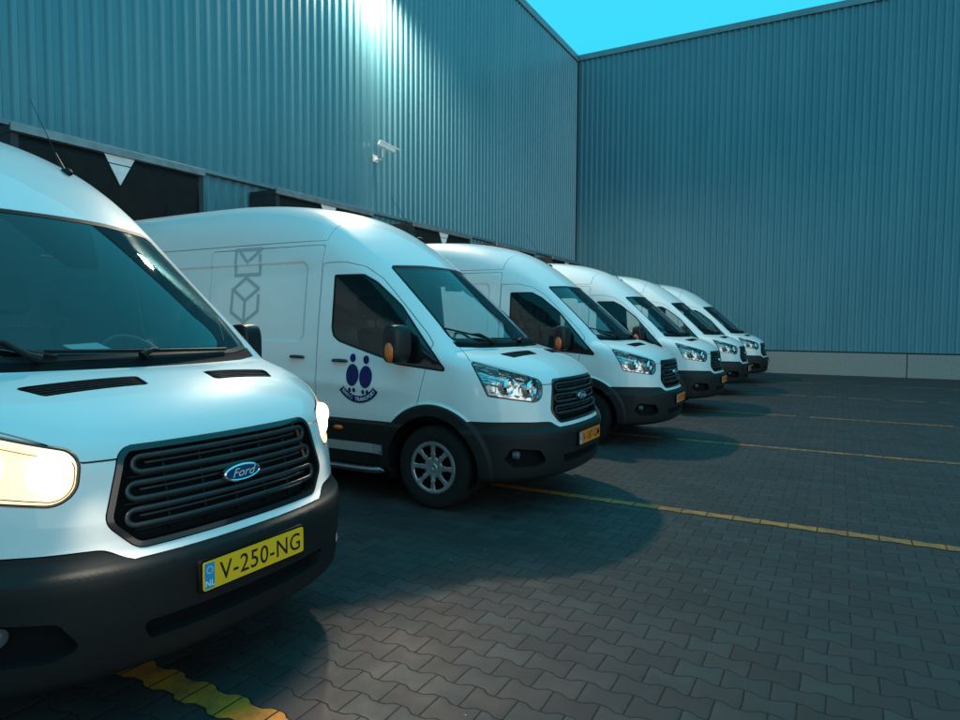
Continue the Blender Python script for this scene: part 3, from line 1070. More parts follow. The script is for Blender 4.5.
def boundary(tris):
    e_ = np.concatenate([tris[:, [0, 1]], tris[:, [1, 2]], tris[:, [2, 0]]])
    n = len(V)
    k = e_[:, 0].astype(np.int64) * n + e_[:, 1]
    rk = e_[:, 1].astype(np.int64) * n + e_[:, 0]
    return e_[~np.isin(k, rk)]

def panel(name, mask, m, parent, gap=0.0, depth=0.0, offset=0.0, wallmask=None, back=False, flip=False, wallonly=False, outward=False):
    """one body panel as its own mesh: shrunk by the shut-line gap, with returned edges"""
    tris = T[mask]
    be = boundary(tris)
    P = V + NRM * offset if offset else V.copy()
    shift = np.zeros_like(V)
    for (x, y) in ((0, 1),):
        ed = V[be[:, 1]] - V[be[:, 0]]
        ed /= np.maximum(np.linalg.norm(ed, axis=1)[:, None], 1e-9)
        for q in (0, 1):
            inw = np.cross(NRM[be[:, q]], ed)
            np.add.at(shift, be[:, q], inw)
    ln = np.linalg.norm(shift, axis=1)[:, None]
    sh = shift / np.maximum(ln, 1e-9)
    ok = np.ones(len(V), bool) if wallmask is None else wallmask(V)
    ok &= ln[:, 0] > 1e-6
    if gap: P = P + sh * gap * ok[:, None]
    used = np.unique(tris)
    rem = -np.ones(len(V), int); rem[used] = np.arange(len(used))
    vs = P[used]
    quads = np.zeros((0, 4), int); qn = np.zeros((0, 4, 3))
    if depth:
        bm_ = be[ok[be[:, 0]] & ok[be[:, 1]]]
        bu = np.unique(bm_)
        r2 = -np.ones(len(V), int); r2[bu] = np.arange(len(bu))
        wn_ = sh if outward else -sh
        if wallonly:
            vs = P[bu]; top_i = r2
        else:
            top_i = rem
        base = len(vs)
        vs = np.concatenate([vs, P[bu] - NRM[bu] * depth])
        a, b = bm_[:, 0], bm_[:, 1]
        quads = np.stack([top_i[b], top_i[a], base + r2[a], base + r2[b]], 1)
        qn = np.stack([wn_[b], wn_[a], wn_[a], wn_[b]], 1)
        if outward: quads = quads[:, ::-1]; qn = qn[:, ::-1]
    out = vs.copy(); out[:, 0] = -vs[:, 0]              # van looks along +X
    tr = rem[tris][:, ::-1] if not wallonly else np.zeros((0, 3), int)
    tn = NRM[tris][:, ::-1] if not wallonly else np.zeros((0, 3, 3))
    quads = quads[:, ::-1]; qn = qn[:, ::-1]
    if flip: tr = tr[:, ::-1]; tn = -tn[:, ::-1]; quads = quads[:, ::-1]; qn = -qn[:, ::-1]
    ln_ = np.concatenate([tn.reshape(-1, 3), qn.reshape(-1, 3)])
    ln_[:, 0] *= -1
    me = bpy.data.meshes.new(name)
    me.from_pydata(out.tolist(), [], tr.tolist() + quads.tolist())
    me.materials.append(m)
    me.polygons.foreach_set('use_smooth', [True] * len(me.polygons))
    me.normals_split_custom_set(ln_.tolist())
    o = bpy.data.objects.new(name, me)
    COL.objects.link(o)
    o.parent = parent
    return o

def hit_y(u, z, sy):
    """y of the body side at (u, z)"""
    lo_, hi_ = 0.3, 1.2
    for _ in range(40):
        m_ = (lo_ + hi_) / 2
        if FIELD(np.array([[u, m_, z]]))[0] < 0: lo_ = m_
        else: hi_ = m_
    return sy * lo_
def hit_u(y, z, u0=-0.2, u1=2.2):
    lo_, hi_ = u0, u1
    for _ in range(40):
        m_ = (lo_ + hi_) / 2
        if FIELD(np.array([[m_, y, z]]))[0] < 0: hi_ = m_
        else: lo_ = m_
    return hi_
def hit_z(u, y):
    lo_, hi_ = 0.5, 3.2
    for _ in range(40):
        m_ = (lo_ + hi_) / 2
        if FIELD(np.array([[u, y, m_]]))[0] < 0: lo_ = m_
        else: hi_ = m_
    return lo_
def nrm_at(u, y, z):
    G = grad(np.array([[u, y, z]]))[0]
    G /= np.linalg.norm(G)
    return Vector((-G[0], G[1], G[2]))

# make sure triangles face outwards
_a, _b, _c = V[T[:, 0]], V[T[:, 1]], V[T[:, 2]]
if (np.cross(_b - _a, _c - _a) * NRM[T[:, 0]]).sum(1).mean() < 0:
    T = T[:, ::-1].copy()

# ------------------------------------------------------------------ the van
def L(*names): return np.isin(lab, names)

def build_van():
    v = empty('panel_van')
    GAP, DEP = 0.0036, 0.024
    seam_ok = lambda P: (P[:, 2] < 2.56) & (P[:, 2] > 0.3)
    body = panel('body', L('body'), MT['paint'], v, GAP, DEP, wallmask=seam_ok)
    panel('roof', L('roof'), MT['paint'], v, GAP, DEP, wallmask=seam_ok)
    panel('bonnet', L('bonnet'), MT['paint'], v, GAP, DEP)
    panel('sliding_door', L('slide') & (side < 0), MT['paint'], v, GAP, DEP)
    panel('side_panel', L('slide') & (side > 0), MT['paint'], v, GAP, DEP)
    dk = panel('bumper_cladding', L('dark'), MT['plastic'], v, 0.0012, DEP)
    panel('air_intake', L('slot'), MT['black'], dk, 0, 0, offset=-0.05)
    panel('intake_lip', L('slot'), MT['plastic'], dk, 0, 0.052, wallonly=True, outward=True)
    panel('windscreen_frame', L('wsframe'), MT['seal'], v, 0, 0, offset=-0.001)
    ws = panel('windscreen', L('wsglass'), MT['windscreen'], v, 0, 0, offset=-0.003)
    panel('frit_band', L('frit'), MT['frit'], ws, 0, 0, offset=-0.0034)
    panel('cowl', L('cowl'), MT['black'], v, 0.001, DEP, offset=-0.004)
    for sy in (-1, 1):
        sm = side == sy
        d = panel('front_door', L('door') & sm, MT['paint'], v, GAP, DEP)
        panel('window_seal', L('seal') & sm, MT['seal'], d, 0, 0.01, offset=-0.001)
        panel('side_window', L('sideglass') & sm, MT['side_glass'], d, 0, 0, offset=-0.005)
        panel('mirror_base', L('sail') & sm, MT['gloss_black'], d, 0, 0, offset=-0.003)
        # bonnet vents
        vt = panel('bonnet_vent', L('vent') & sm, MT['black'], v, 0.0, 0.0, offset=-0.010)
        panel('vent_edge', L('vent') & sm, MT['seal'], vt, 0, 0.014, wallonly=True, outward=True)
        mb = MB()
        for k in range(5):
            t = (k + 0.5) / 5
            pts = []
            for j in range(10):
                y = 0.175 + (0.565 - 0.175) * j / 9
                ua = 0.436 + 0.048 * (y - 0.165) / 0.38; ub = 0.518 + 0.085 * (y - 0.165) / 0.435
                u = ua + (ub - ua) * t
                pts.append((-u, sy * y, hit_z(u, y) - 0.004))
            mb.tube(pts, 0.0035, 6)
        mb.build('vent_slat', MT['plastic'], vt, smooth='all')
        # headlight
        hm = L('lens') & sm
        h = panel('headlight', hm, MT['housing'], v, 0.004, 0.0, offset=-0.065)
        panel('lamp_surround', hm, MT['housing'], h, 0, 0.068, wallonly=True, outward=True)
        panel('lamp_rim', L('hlrim') & sm, MT['gloss_black'], h, 0.001, 0.01, offset=-0.002)
        panel('lens', hm, MT['lens'], h, 0, 0, offset=-0.002)
        for (yy, zz, rr) in ((0.645, 1.02, 0.066), (0.80, 1.045, 0.062)):
            u0 = hit_u(sy * yy, zz) + 0.030
            mb = MB()
            prof = [(-0.075 + 0.075 * (q / 8) ** 2, rr * (0.12 + 0.88 * q / 8)) for q in range(9)]
            prof += [(0.006, rr * 1.06), (-0.02, rr * 1.10)]
            mb.lathe(prof, 32, 'x', (-u0, sy * yy, zz), closed=False)
            mb.build('reflector', MT['chrome'], h, smooth=True)
            mb = MB()
            mb.lathe([(-0.074, 0.0005), (-0.074, 0.012), (-0.03, 0.012), (-0.018, 0.007), (-0.014, 0.0005)], 16, 'x', (-u0, sy * yy, zz), closed=False)
            mb.build('bulb', MT['housing'], h, smooth=True)
        # bright louvres in the rear corner of the lamp
        mb = MB()
        for k in range(4):
            z0 = 1.035 + 0.045 * k; y0 = 0.905
            pts = []
            for j in range(8):
                s = j / 7
                u = 0.40 + 0.20 * s + 0.028 * k
                z = z0 + 0.05 * s
                y = abs(hit_y(u, z, 1)) - 0.03
                pts.append((-u, sy * y, z))
            mb.tube(pts, 0.010, 6, flat=0.5)
        mb.build('light_blade', MT['chrome'], h, smooth=True)
        # fog lamp pocket
        fg = panel('fog_pocket', L('fog') & sm, MT['black'], dk, 0, 0, offset=-0.06)
        panel('fog_surround', L('fog') & sm, MT['plastic'], dk, 0, 0.062, wallonly=True, outward=True)
        uf = hit_u(sy * 0.80, 0.50) + 0.035
        mb = MB()
        mb.lathe([(0.0, 0.0005), (-0.003, 0.02), (-0.010, 0.032), (-0.05, 0.036)], 24, 'x', (-uf, sy * 0.80, 0.50), closed=False)
        mb.build('fog_lamp', MT['fog'], dk, smooth=True)
        # door mirror
        mr = empty('door_mirror', (-1.275, sy * 0.985, 1.375)); mr.parent = v
        mb = MB()
        n = 14
        rings = []
        for (yy, sc, zc_) in ((0.015, 0.86, 0.0), (0.03, 0.97, 0), (0.08, 1.0, 0), (0.17, 1.0, 0), (0.225, 0.95, 0), (0.25, 0.80, 0), (0.258, 0.5, 0)):
            ring = []
            for k in range(24):
                t = 2 * math.pi * k / 24
                cx = abs(math.cos(t)) ** 0.55 * (1 if math.cos(t) > 0 else -1)
                cz = abs(math.sin(t)) ** 0.5 * (1 if math.sin(t) > 0 else -1)
                x = 0.085 * cx * sc
                if x > 0: x *= 1.15 - 0.5 * (yy / 0.26) * 0.6
                ring.append((x - 0.02 * yy / 0.26, sy * (yy * 0.70 + 0.02), 0.160 * cz * sc + zc_))
            rings.append(ring)
        vs = [p for r_ in rings for p in r_]
        fs = []
        for i in range(len(rings) - 1):
            for k in range(24):
                l = (k + 1) % 24
                fs.append((i * 24 + k, i * 24 + l, (i + 1) * 24 + l, (i + 1) * 24 + k))
        fs.append(tuple(range(24))); fs.append(tuple((len(rings) - 1) * 24 + k for k in range(24)))
        mb.add(vs, fs)
        mb.build('mirror_housing', MT['gloss_black2'], mr, smooth=True)
        mb = MB()
        mb.box((-0.05, min(sy * -0.06, sy * 0.06), -0.13), (0.04, max(sy * -0.06, sy * 0.06), 0.06))
        mb.build('mirror_arm', MT['plastic'], mr, bevel=0.012)
        mb = MB()
        mb.box((-0.094, min(sy * 0.045, sy * 0.17), -0.13), (-0.088, max(sy * 0.045, sy * 0.17), 0.13))
        mb.build('mirror_glass', MT['chrome'], mr, bevel=0.004)
        mb = MB()
        vs = []; fs = []
        for i in range(13):
            ph = -math.pi / 2 + math.pi * i / 12
            for k in range(20):
                th = 2 * math.pi * k / 20
                vs.append((-0.022 + 0.052 * math.cos(ph) * math.cos(th), sy * (0.178 + 0.040 * math.cos(ph) * math.sin(th)), -0.062 + 0.088 * math.copysign(abs(math.sin(ph)) ** 0.8, math.sin(ph))))
        for i in range(12):
            for k in range(20):
                fs.append((i * 20 + k, i * 20 + (k + 1) % 20, (i + 1) * 20 + (k + 1) % 20, (i + 1) * 20 + k))
        mb.add(vs, fs)
        mb.build('indicator', MT['amber'], mr, smooth='all')
        # door handle
        hd = [(1.985, 1.212, d)]
        if sy < 0: hd.append((2.50, 1.232, None))
        for (hu, hz, par) in hd:
            mb = MB()
            pts = []
            for j in range(9):
                u = hu - 0.085 + 0.17 * j / 8
                bulge = 0.030 * math.sin(math.pi * j / 8) ** 0.5
                pts.append((-u, hit_y(u, hz, sy) + sy * (0.004 + bulge), hz + 0.004 * math.sin(math.pi * j / 8)))
            mb.tube(pts, [0.011] + [0.016] * 7 + [0.011], 10, flat=1.0)
            mb.build('door_handle', MT['gloss_black'], par if par else v, smooth=True)
        # side marker and sill tape
        mb = MB()
        n = 20
        cu, cz = 2.0, 0.617
        pv = []
        for (sc, off) in ((1.0, 0.001), (0.85, 0.010), (0.0, 0.013)):
            for k in range(n):
                t = 2 * math.pi * k / n
                u = cu + 0.055 * sc * math.cos(t); z = cz + 0.021 * sc * math.sin(t)
                pv.append((-u, hit_y(cu, cz, sy) + sy * off, z))
        mb.add(pv, [(i * n + k, i * n + (k + 1) % n, (i + 1) * n + (k + 1) % n, (i + 1) * n + k) for i in range(2) for k in range(n)])
        mb.build('side_marker', MT['amber'], v, smooth='all')
        mb = MB()
        us = np.linspace(1.50, 3.75, 20)
        lo_ = [(-u, hit_y(u, 0.418, sy) + sy * 0.003, 0.418) for u in us]
        hi_ = [(-u, hit_y(u, 0.50, sy) + sy * 0.003, 0.50) for u in us]
        mb.add(lo_ + hi_, [(k, k + 1, 20 + k + 1, 20 + k) for k in range(19)])
        o = mb.build('sill_tape', MT['tape'], v)
        so = o.modifiers.new('solidify', 'SOLIDIFY'); so.thickness = 0.002
        mb = MB()
        yy = sy * 1.0
        mb.tube([(-1.50, sy * 0.90, 0.285), (-1.53, sy * 0.97, 0.275), (-1.60, yy, 0.272), (-1.75, yy, 0.27), (-4.0, yy, 0.27), (-4.15, sy * 0.98, 0.272), (-4.22, sy * 0.90, 0.285)], 0.030, 12)
        mb.build('side_step', MT['tube'], v, smooth=True)
        # wheels
        for hu in (HUB, HUB + WBASE):
            w = empty('wheel', (-hu, sy * 0.86, 0.352)); w.parent = v
            mb = MB()
            prof = []
            for (a, r_) in ((-0.10, 0.215), (-0.112, 0.25), (-0.117, 0.29), (-0.108, 0.328), (-0.085, 0.346), (-0.05, 0.351), (0.05, 0.351), (0.085, 0.346), (0.108, 0.328), (0.117, 0.29), (0.112, 0.25), (0.10, 0.215)):
                prof.append((a, r_))
            mb.lathe(prof, 56, 'y')
            mb.build('tyre', MT['tyre'], w, smooth=True)
            mb = MB()
            mb.lathe([(sy * 0.03, 0.0005), (sy * 0.03, 0.21)], 32, 'y', closed=False)
            mb.lathe([(sy * -0.10, 0.21), (sy * 0.10, 0.21)], 32, 'y', closed=False)
            mb.build('rim', MT['black'], w)
            mb = MB()
            NS = 8; per = 12; na = NS * per
            rad = [0.0, 0.028, 0.034, 0.060, 0.088, 0.110, 0.122, 0.150, 0.174, 0.184, 0.200, 0.214, 0.222]
            dep = [0.098, 0.098, 0.092, 0.092, 0.098, 0.104, 0.106, 0.105, 0.104, 0.108, 0.113, 0.112, 0.098]
            vs = []
            for r_, d_ in zip(rad, dep):
                for k in range(na):
                    t = 2 * math.pi * k / na
                    vs.append((max(r_, 0.0004) * math.cos(t), sy * d_, max(r_, 0.0004) * math.sin(t)))
            fs = []
            for i in range(len(rad) - 1):
                for k in range(na):
                    ph = k % per
                    if 4 <= i <= 8 and (2 <= ph <= 9 if i > 5 else 3 <= ph <= 8): continue
                    l = (k + 1) % na
                    fs.append((i * na + k, i * na + l, (i + 1) * na + l, (i + 1) * na + k))
            mb.add(vs, fs)
            o = mb.build('hubcap', MT['hubcap'], w, smooth=True)
            so = o.modifiers.new('solidify', 'SOLIDIFY'); so.thickness = 0.007; so.offset = -1
            # dark wheel well
            mb = MB()
            n = 25
            vs = []
            for yy in (0.55, 0.985):
                for k in range(n):
                    t = math.pi * (-0.10 + 1.20 * k / (n - 1))
                    vs.append((-hu + 0.437 * math.cos(t), sy * yy, 0.35 + 0.437 * math.sin(t)))
            fs = [(k, k + 1, n + k + 1, n + k) for k in range(n - 1)] + [tuple(range(n))]
            mb.add(vs, fs)
            mb.build('wheel_well', MT['black'], v, smooth=True)
    # grille
    gr = panel('grille', L('grille'), MT['black'], v, 0, 0, offset=-0.060)
    panel('grille_frame', L('bezel'), MT['gloss_black'], gr, 0.0005, 0.05, offset=0.004)
    def gp(y, z, d): return (-(front_u(abs(y), z) + d), y, z)
    for zc_, hw in ((1.022, 0.425), (0.929, 0.452), (0.836, 0.462)):
        mb = MB()
        hh = 0.028
        pts = []
        for j in range(31): pts.append(gp(-hw + 0.03 + (2 * hw - 0.06) * j / 30, zc_ + hh, 0.010))
        for k in range(1, 8):
            t = math.pi / 2 - math.pi * k / 8
            pts.append(gp(hw - 0.03 + 0.03 * math.cos(t), zc_ + hh * math.sin(t), 0.010))
        for j in range(31): pts.append(gp(hw - 0.03 - (2 * hw - 0.06) * j / 30, zc_ - hh, 0.010))
        for k in range(1, 8):
            t = -math.pi / 2 - math.pi * k / 8
            pts.append(gp(-hw + 0.03 + 0.03 * math.cos(t), zc_ + hh * math.sin(t), 0.010))
        mb.tube(pts, 0.0108, 8, closed=True, upv=(1, 0, 0), flat=0.5)
        mb.build('grille_bar', MT['bar'], gr, smooth='all')
        mb = MB()
        mb.tube([gp(-hw + 0.05 + (2 * hw - 0.1) * j / 24, zc_, 0.030) for j in range(25)], 0.006, 6)
        mb.build('grille_slat', MT['bar'], gr, smooth='all')
    mb = MB()
    for zz, hw in ((0.975, 0.44), (0.882, 0.46), (0.785, 0.43), (1.066, 0.40)):
        mb.tube([gp(-hw + 2 * hw * j / 24, zz, 0.036) for j in range(25)], 0.005, 6)
    for yy in (-0.30, -0.15, 0.0, 0.15, 0.30):
        mb.tube([gp(yy, 0.76 + 0.31 * j / 8, 0.042) for j in range(9)], 0.006, 6, upv=(1, 0, 0))
    mb.build('grille_rib', MT['seal'], gr, smooth='all')
    # oval emblem with its script
    mb = MB()
    ex, ez = 0.092, 0.036
    ec = Vector((-(front_u(0, 0.925) - 0.010), 0, 0.925))
    n = 48
    def oval(sx, x): return [(ec.x + x - 0.10 * 0.0, ex * sx * math.cos(2 * math.pi * k / n), ec.z + ez * (1 - (1 - sx) * ex / ez) * math.sin(2 * math.pi * k / n)) for k in range(n)]
    r0, r1, r2, r3 = oval(1.0, -0.018), oval(1.0, 0.004), oval(0.94, 0.008), oval(0.90, 0.006)
    mb.cur = 0
    mb.add(r0 + r1 + r2 + r3, [(i * n + k, i * n + (k + 1) % n, (i + 1) * n + (k + 1) % n, (i + 1) * n + k) for i in range(3) for k in range(n)])
    mb.cur = 1
    mb.add(r3, [tuple(range(n))])
    mb.cur = 2
    tv, tf = text_mesh('Ford', 0.050, 0.35, 0.0002)
    mb.add([(ec.x + 0.0075, a * 1.15, ec.z + b) for a, b in tv], tf)
    mb.build('emblem', [MT['chrome'], MT['emblem_blue'], MT['script']], gr, recalc=False)
    # wipers
    def wsp(y, z, off):
        u = hit_u(y, z)
        nn = nrm_at(u, y, z)
        return Vector((-u, y, z)) + nn * off
    for (ya, za, yb, zb, yp) in ((-0.77, 1.500, -0.36, 1.388, -0.42), (-0.39, 1.410, 0.52, 1.392, -0.03)):
        wp = empty('wiper', tuple(wsp(yp, 1.37, 0.0))); wp.parent = v
        org = Vector(wp.location)
        mb = MB()
        mb.tube([wsp(ya + (yb - ya) * j / 12, za + (zb - za) * j / 12, 0.012) - org for j in range(13)], 0.008, 8)
        mb.build('blade', MT['seal'], wp, smooth=True)
        mb = MB()
        mb.tube([wsp(yp, 1.376, 0.016) - org, wsp(yp * 0.75 + 0.25 * ((ya + yb) / 2), 1.385, 0.026) - org, wsp((ya + yb) / 2 * 0.6 + yp * 0.4, (za + zb) / 2 - 0.008, 0.028) - org, wsp((ya + yb) / 2, (za + zb) / 2, 0.018) - org], [0.022, 0.015, 0.011, 0.008], 8)
        mb.build('arm', MT['seal'], wp, smooth=True)
    # aerial
    az = hit_z(2.09, 0.455)
    an = empty('aerial', (-2.09, 0.455, az)); an.parent = v
    mb = MB()
    mb.tube([(0.03, 0, 0.005), (0.0, 0, 0.018), (-0.05, 0, 0.022), (-0.09, 0, 0.022)], [0.012, 0.024, 0.022, 0.012], 10)
    mb.build('aerial_foot', MT['seal'], an, smooth=True)
    mb = MB()
    mb.tube([(-0.03, 0, 0.02), (-0.10, 0, 0.105), (-0.135, 0, 0.15)], [0.009, 0.007, 0.005], 8)
    mb.tube([(-0.13, 0, 0.145), (-0.42, 0.01, 0.52)], [0.0028, 0.0018], 6)
    mb.build('whip', MT['seal'], an, smooth=True)
    # cab interior
    inn = L('body', 'door', 'roof') & (C_[:, 0] > 0.95) & (C_[:, 0] < 2.36) & (C_[:, 2] > 0.95)
    panel('cab_lining', inn, MT['lining'], v, 0, 0, offset=-0.030, flip=True)
    mb = MB()
    db = [(0.80, 1.300), (0.98, 1.375), (1.26, 1.390), (1.38, 1.32), (1.42, 1.15), (1.36, 0.80), (0.95, 0.75), (0.82, 1.15)]
    mb.prism(db, -0.86, 0.86, lambda a, b, d: (-a, d, b))
    mb.build('dashboard', MT['trimdark'], v, bevel=0.02)
    mb = MB()
    mb.prism([(-0.90, 0.6), (0.90, 0.6), (0.88, 1.5), (0.80, 2.05), (0.62, 2.36), (-0.62, 2.36), (-0.80, 2.05), (-0.88, 1.5)], -2.36, -2.33, lambda a, b, d: (d, a, b)); mb.build('bulkhead', MT['lining'], v)
    mb = MB()
    mb.box((-2.34, -0.90, 0.72), (-0.75, 0.90, 0.75)); mb.build('cab_floor', MT['black'], v)
    for ysc in (0.50, 0.08, -0.40):
        st = empty('seat', (-1.9, ysc, 0.75)); st.parent = v
        mb = MB(); mb.box((-0.20, -0.21, 0.22), (0.36, 0.21, 0.40)); mb.build('cushion', MT['seat'], st, bevel=0.04)
        mb = MB(); mb.box((-0.16, -0.215, 0.36), (-0.02, 0.215, 0.76), rot=Matrix.Rotation(R(-12), 3, 'Y'), c=Vector((-0.1, 0, 0.4))); mb.build('backrest', MT['seat'], st, bevel=0.05)
        mb = MB(); mb.box((-0.27, -0.135, 0.83), (-0.15, 0.135, 1.06), rot=Matrix.Rotation(R(-12), 3, 'Y')); mb.build('headrest', MT['seat'], st, bevel=0.045)
        mb = MB()
        for sy in (-1, 1): mb.tube([(-0.180, sy * 0.075, 0.66), (-0.215, sy * 0.075, 0.90)], 0.007, 8)
        mb.build('headrest_post', MT['bar'], st, smooth=True)
    mb = MB()
    ring = []
    for k in range(36):
        t = 2 * math.pi * k / 36
        ring.append(Vector((0, 0.19 * math.cos(t), 0.19 * math.sin(t))))
    rm_ = Matrix.Rotation(R(-35), 3, 'Y')
    mb.tube([rm_ @ p + Vector((-1.52, 0.48, 1.30)) for p in ring], 0.014, 8, closed=True)
    for t in (0.2, math.pi - 0.2, -math.pi / 2):
        mb.tube([Vector((-1.52, 0.48, 1.30)), rm_ @ Vector((0, 0.185 * math.cos(t), 0.185 * math.sin(t))) + Vector((-1.52, 0.48, 1.30))], 0.016, 8)
    mb.tube([(-1.52, 0.48, 1.30), (-1.36, 0.48, 1.20)], 0.05, 12)
    mb.build('steering_wheel', MT['trimdark'], v, smooth=True)
    mb = MB(); mb.box((-1.44, -0.10, 1.86), (-1.36, 0.10, 1.93)); mb.build('rear_view_mirror', MT['gloss_black'], v, bevel=0.012)
    # tail: doors and lamps are hidden from the yard but the van has them
    for sy in (-1, 1):
        mb = MB()
        mb.box((-5.995, sy * 0.86 - 0.05, 0.9), (-5.955, sy * 0.86 + 0.05, 1.75))
        mb.build('tail_lamp', MT['amber'], v, bevel=0.01)
    return v

van = build_van()

# plates and decals -----------------------------------------------------------
def number_plate(parent, txt, bright):
    mb = MB()
    w, h = 0.26, 0.055
    zc_, x0 = 0.581, -front_u(0.0, 0.581) + 0.006
    # flat plate on its holder, ends stand slightly off the curved bumper
    def rr(w, h, r, n=5):
        out = []
        for cx, cz, a0 in ((w - r, h - r, 0), (-w + r, h - r, 90), (-w + r, -h + r, 180), (w - r, -h + r, 270)):
            for k in range(n + 1):
                t = R(a0 + 90 * k / n)
                out.append((cx + r * math.cos(t), cz + r * math.sin(t)))
        return out
    mb.cur = 0
    mb.prism(rr(w + 0.008, h + 0.008, 0.012), -0.03, 0.004, lambda a, b, d: (x0 + d, a, zc_ + b))
    mb.cur = 1
    mb.prism(rr(w, h, 0.010), 0.002, 0.008, lambda a, b, d: (x0 + d, a, zc_ + b))
    mb.cur = 2
    mb.prism([(-w + 0.006, -h + 0.006), (-w + 0.050, -h + 0.006), (-w + 0.050, h - 0.006), (-w + 0.006, h - 0.006)], 0.007, 0.0088, lambda a, b, d: (x0 + d, a, zc_ + b))
    mb.cur = 3
    tv, tf = text_mesh(txt, 0.104, 0.0, 0.0004, 1.08)
    wx = max(a for a, b in tv) - min(a for a, b in tv)
    k = 0.425 / wx
    mx_ = (max(a for a, b in tv) + min(a for a, b in tv)) / 2
    my_ = (max(b for a, b in tv) + min(b for a, b in tv)) / 2
    mb.add([(x0 + 0.0092, (a - mx_) * k + 0.026, zc_ + (b - my_) * 1.0) for a, b in tv], tf)
    mb.cur = 4
    tv, tf = text_mesh('NL', 0.034, 0.0, 0.0006)
    mb.add([(x0 + 0.0096, a - w + 0.028, zc_ - 0.030 + b) for a, b in tv], tf)
    for q in range(12):
        t = 2 * math.pi * q / 12
        cy, cz = -w + 0.028 + 0.013 * math.cos(t), zc_ + 0.022 + 0.013 * math.sin(t)
        mb.add([(x0 + 0.0096, cy + 0.0026 * math.cos(s_), cz + 0.0026 * math.sin(s_)) for s_ in [2 * math.pi * i / 6 for i in range(6)]], [tuple(range(6))])
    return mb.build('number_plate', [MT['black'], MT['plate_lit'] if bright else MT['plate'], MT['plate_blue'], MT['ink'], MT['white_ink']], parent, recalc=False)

def decal(name, shapes, parent, mats, u0, z0, off=0.0022):
    """shapes: list of (material index, [(a, b)...], faces); a runs towards the bonnet on the right flank"""
    mb = MB()
    for mi_, pts, fcs in shapes:
        mb.cur = mi_
        mb.add([(-(u0 - a), hit_y(u0 - a, z0 + b, -1) - off - 0.0006 * mi_, z0 + b) for a, b in pts], fcs)
    return mb.build(name, mats, parent, recalc=False)

def ell(cx, cy, rx, ry, n=24):
    return [(cx, cy)] + [(cx + rx * math.cos(2 * math.pi * k / n), cy + ry * math.sin(2 * math.pi * k / n)) for k in range(n)], [(0, 1 + k, 1 + (k + 1) % n) for k in range(n)]

def stroke(pts, w, closed=False):
    """outline of constant width as quads"""
    P = [np.array(p, float) for p in pts]
    segs = list(zip(P, P[1:] + ([P[0]] if closed else [])))[:len(P) if closed else len(P) - 1]
    vs, fs = [], []
    for a, b in segs:
        d = (b - a) / np.linalg.norm(b - a); n = np.array([-d[1], d[0]]) * w / 2
        m = max(2, int(np.linalg.norm(b - a) / 0.06) + 1)
        o = len(vs)
        for j in range(m):
            c = a - d * w * 0.3 + (b - a + d * w * 0.6) * j / (m - 1)
            vs += [tuple(c - n), tuple(c + n)]
        fs += [(o + 2 * j, o + 2 * j + 2, o + 2 * j + 3, o + 2 * j + 1) for j in range(m - 1)]
    return vs, fs

XS = [-2.076, -1.907, -1.855, -1.82, -1.79, -1.70]
YV = [1.853, 5.443, 8.947, 12.497, 16.047, 19.597]
PLT = ['V-250-NG', 'V-187-GM', 'V-173-BH', 'V-164-HB', 'V-158-KD', 'V-192-NF']
VL = ['white high-roof panel van with lit headlights and bright yellow plate V-250-NG',
      'white high-roof panel van with two navy blue figures on its door and grey envelope sign',
      'white high-roof panel van parked directly beyond the one with navy door figures',
      'white high-roof panel van third from the far end of the row',
      'white high-roof panel van second from the far end of the row',
      'white high-roof panel van at the far end of the row, next to the concrete plinth']
vans = []
for i in range(6):
    o = van if i == 0 else copy_tree(van)
    vans.append(o)
for i, o in enumerate(vans):
    o.location = (XS[i], YV[i], 0)
    o.rotation_euler = (0, 0, R((0, 0, 0.5, -0.6, 0.7, -0.4)[i]))
    tag(o, VL[i], 'van', 'white panel vans parked in a row')
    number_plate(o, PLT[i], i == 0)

# headlights of the nearest van are on
for hl in [c for c in children(vans[0]) if c.name.startswith('headlight')]:
    hl['label'] = 'headlight switched on, glowing warm white'
    for o in [hl] + children(hl):
        b = o.name.split('.')[0]
        if b in ('bulb', 'headlight', 'reflector', 'lamp_surround'):
            o.data = o.data.copy()
            o.data.materials[0] = MT['lamp_lit'] if b in ('bulb',) else MT['lamp_glow2'] if b == 'reflector' else MT['lamp_glow']

    # its beam: spills over the paving just ahead of the bumper
    hy = np.mean([q.co.y for q in hl.data.vertices])
    bl = bpy.data.lights.new('headlight_beam', 'SPOT')
    bl.energy = 56.0
    bl.color = (1.0, 0.84, 0.66)
    bl.spot_size = R(150); bl.spot_blend = 0.9
    bl.shadow_soft_size = 0.06
    bo = bpy.data.objects.new('headlight_beam', bl)
    COL.objects.link(bo)
    bo.parent = hl
    bo.location = (-hit_u(0.66, 1.0) + 0.105, 0.66 * (1 if hy > 0 else -1), 1.01)
    bo.rotation_euler = Vector((-1.0, 0.0, 0.55)).to_track_quat('Z', 'Y').to_euler()

# paper on the dashboard of the nearest van
mb = MB()
mb.box((-0.99, -0.20, 1.416), (-0.84, -0.03, 1.418), rot=Matrix.Rotation(R(17), 3, 'Y') @ Matrix.Rotation(R(8), 3, 'Z'))
pp = mb.build('parking_paper', MT['paper'], None)
pp.location = (XS[0], YV[0], 0)
pp.rotation_euler = (0, 0, 0)
tag(pp, 'sheet of white paper lying on the dashboard behind the windscreen', 'paper')

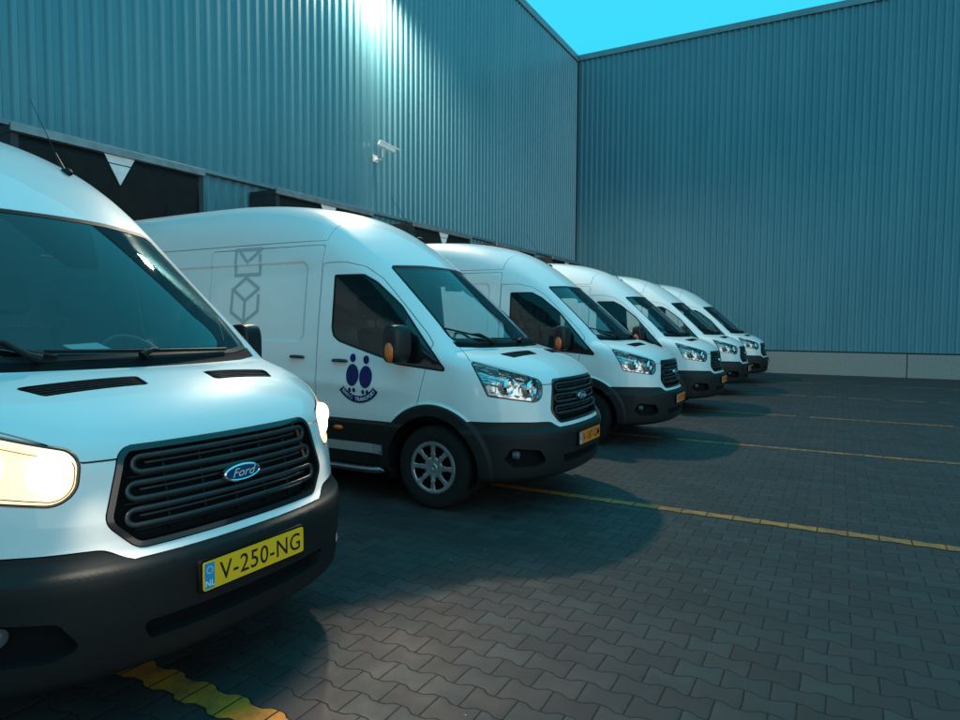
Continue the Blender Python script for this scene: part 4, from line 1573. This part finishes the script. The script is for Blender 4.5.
# markings on the second van
v2 = vans[1]
sl2 = [c for c in children(v2) if c.name.startswith('sliding_door')][0]
fd2 = [c for c in children(v2) if c.name.startswith('front_door') and np.mean([q.co.y for q in c.data.vertices]) < 0][0]
W2 = 0.036
env = [(0,) + stroke([(-0.19, 0.12), (0.155, 0.12)], W2), (0,) + stroke([(-0.19, 0.12), (-0.19, -0.13), (0.155, -0.13), (0.155, 0.06)], W2),
       (0,) + stroke([(-0.13, 0.10), (-0.02, -0.01), (0.17, 0.12)], W2)]
decal('envelope_icon', env, sl2, [MT['decal_grey']], 3.235, 2.150)
cube = [(0,) + stroke([(0.0, 0.225), (-0.185, 0.11), (-0.185, -0.115), (0.0, -0.215), (0.185, -0.105), (0.185, 0.05)], W2),
        (0,) + stroke([(0.0, 0.225), (0.185, 0.115), (0.0, 0.0), (-0.155, 0.10)], W2), (0,) + stroke([(0.0, 0.0), (0.0, -0.20)], W2)]
decal('parcel_icon', cube, sl2, [MT['decal_grey']], 3.265, 1.765)
shp = []
for cx, dz in ((-0.072, 0.006), (0.076, -0.006)):
    shp.append((0,) + ell(cx, 0.205 + dz, 0.032, 0.038))
    shp.append((0,) + ell(cx, 0.055 + dz, 0.070, 0.098))
    for fx in (-0.026, 0.022):
        shp.append((0,) + ell(cx + fx, -0.078 + dz, 0.016, 0.021))
bn = 28
bv = []
for k in range(bn + 1):
    t = R(-143 + 106 * k / bn)
    for r_ in (0.205, 0.268): bv.append((r_ * math.cos(t), 0.085 + r_ * math.sin(t)))
shp.append((0, bv, [(2 * k, 2 * k + 2, 2 * k + 3, 2 * k + 1) for k in range(bn)]))
txt = 'TWINS TRANSPORT'
for k, ch in enumerate(txt):
    if ch == ' ': continue
    tv, tf = text_mesh(ch, 0.044, 0, 0.0004)
    t = R(-137 + 94 * k / (len(txt) - 1))
    cx, cy = 0.236 * math.cos(t), 0.085 + 0.236 * math.sin(t)
    ca, sa = math.cos(t + math.pi / 2), math.sin(t + math.pi / 2)
    shp.append((1, [(cx + a * ca - b * sa, cy + a * sa + b * ca) for a, b in tv], tf))
decal('door_sign', shp, fd2, [MT['decal_blue'], MT['white_ink']], 1.765, 1.03, off=0.0045)
tv, tf = text_mesh('POST', 0.26, 0, 0.004)
sp2 = [c for c in children(v2) if c.name.startswith('body')][0]
decal('lettering', [(0, tv, tf), (1,) + stroke([(0.47 + 0.10 * math.cos(R(a)), 0.12 * math.sin(R(a))) for a in range(-70, 71, 14)], 0.035)], sp2, [MT['decal_text'], MT['decal_red']], 4.72, 1.67, off=0.004)
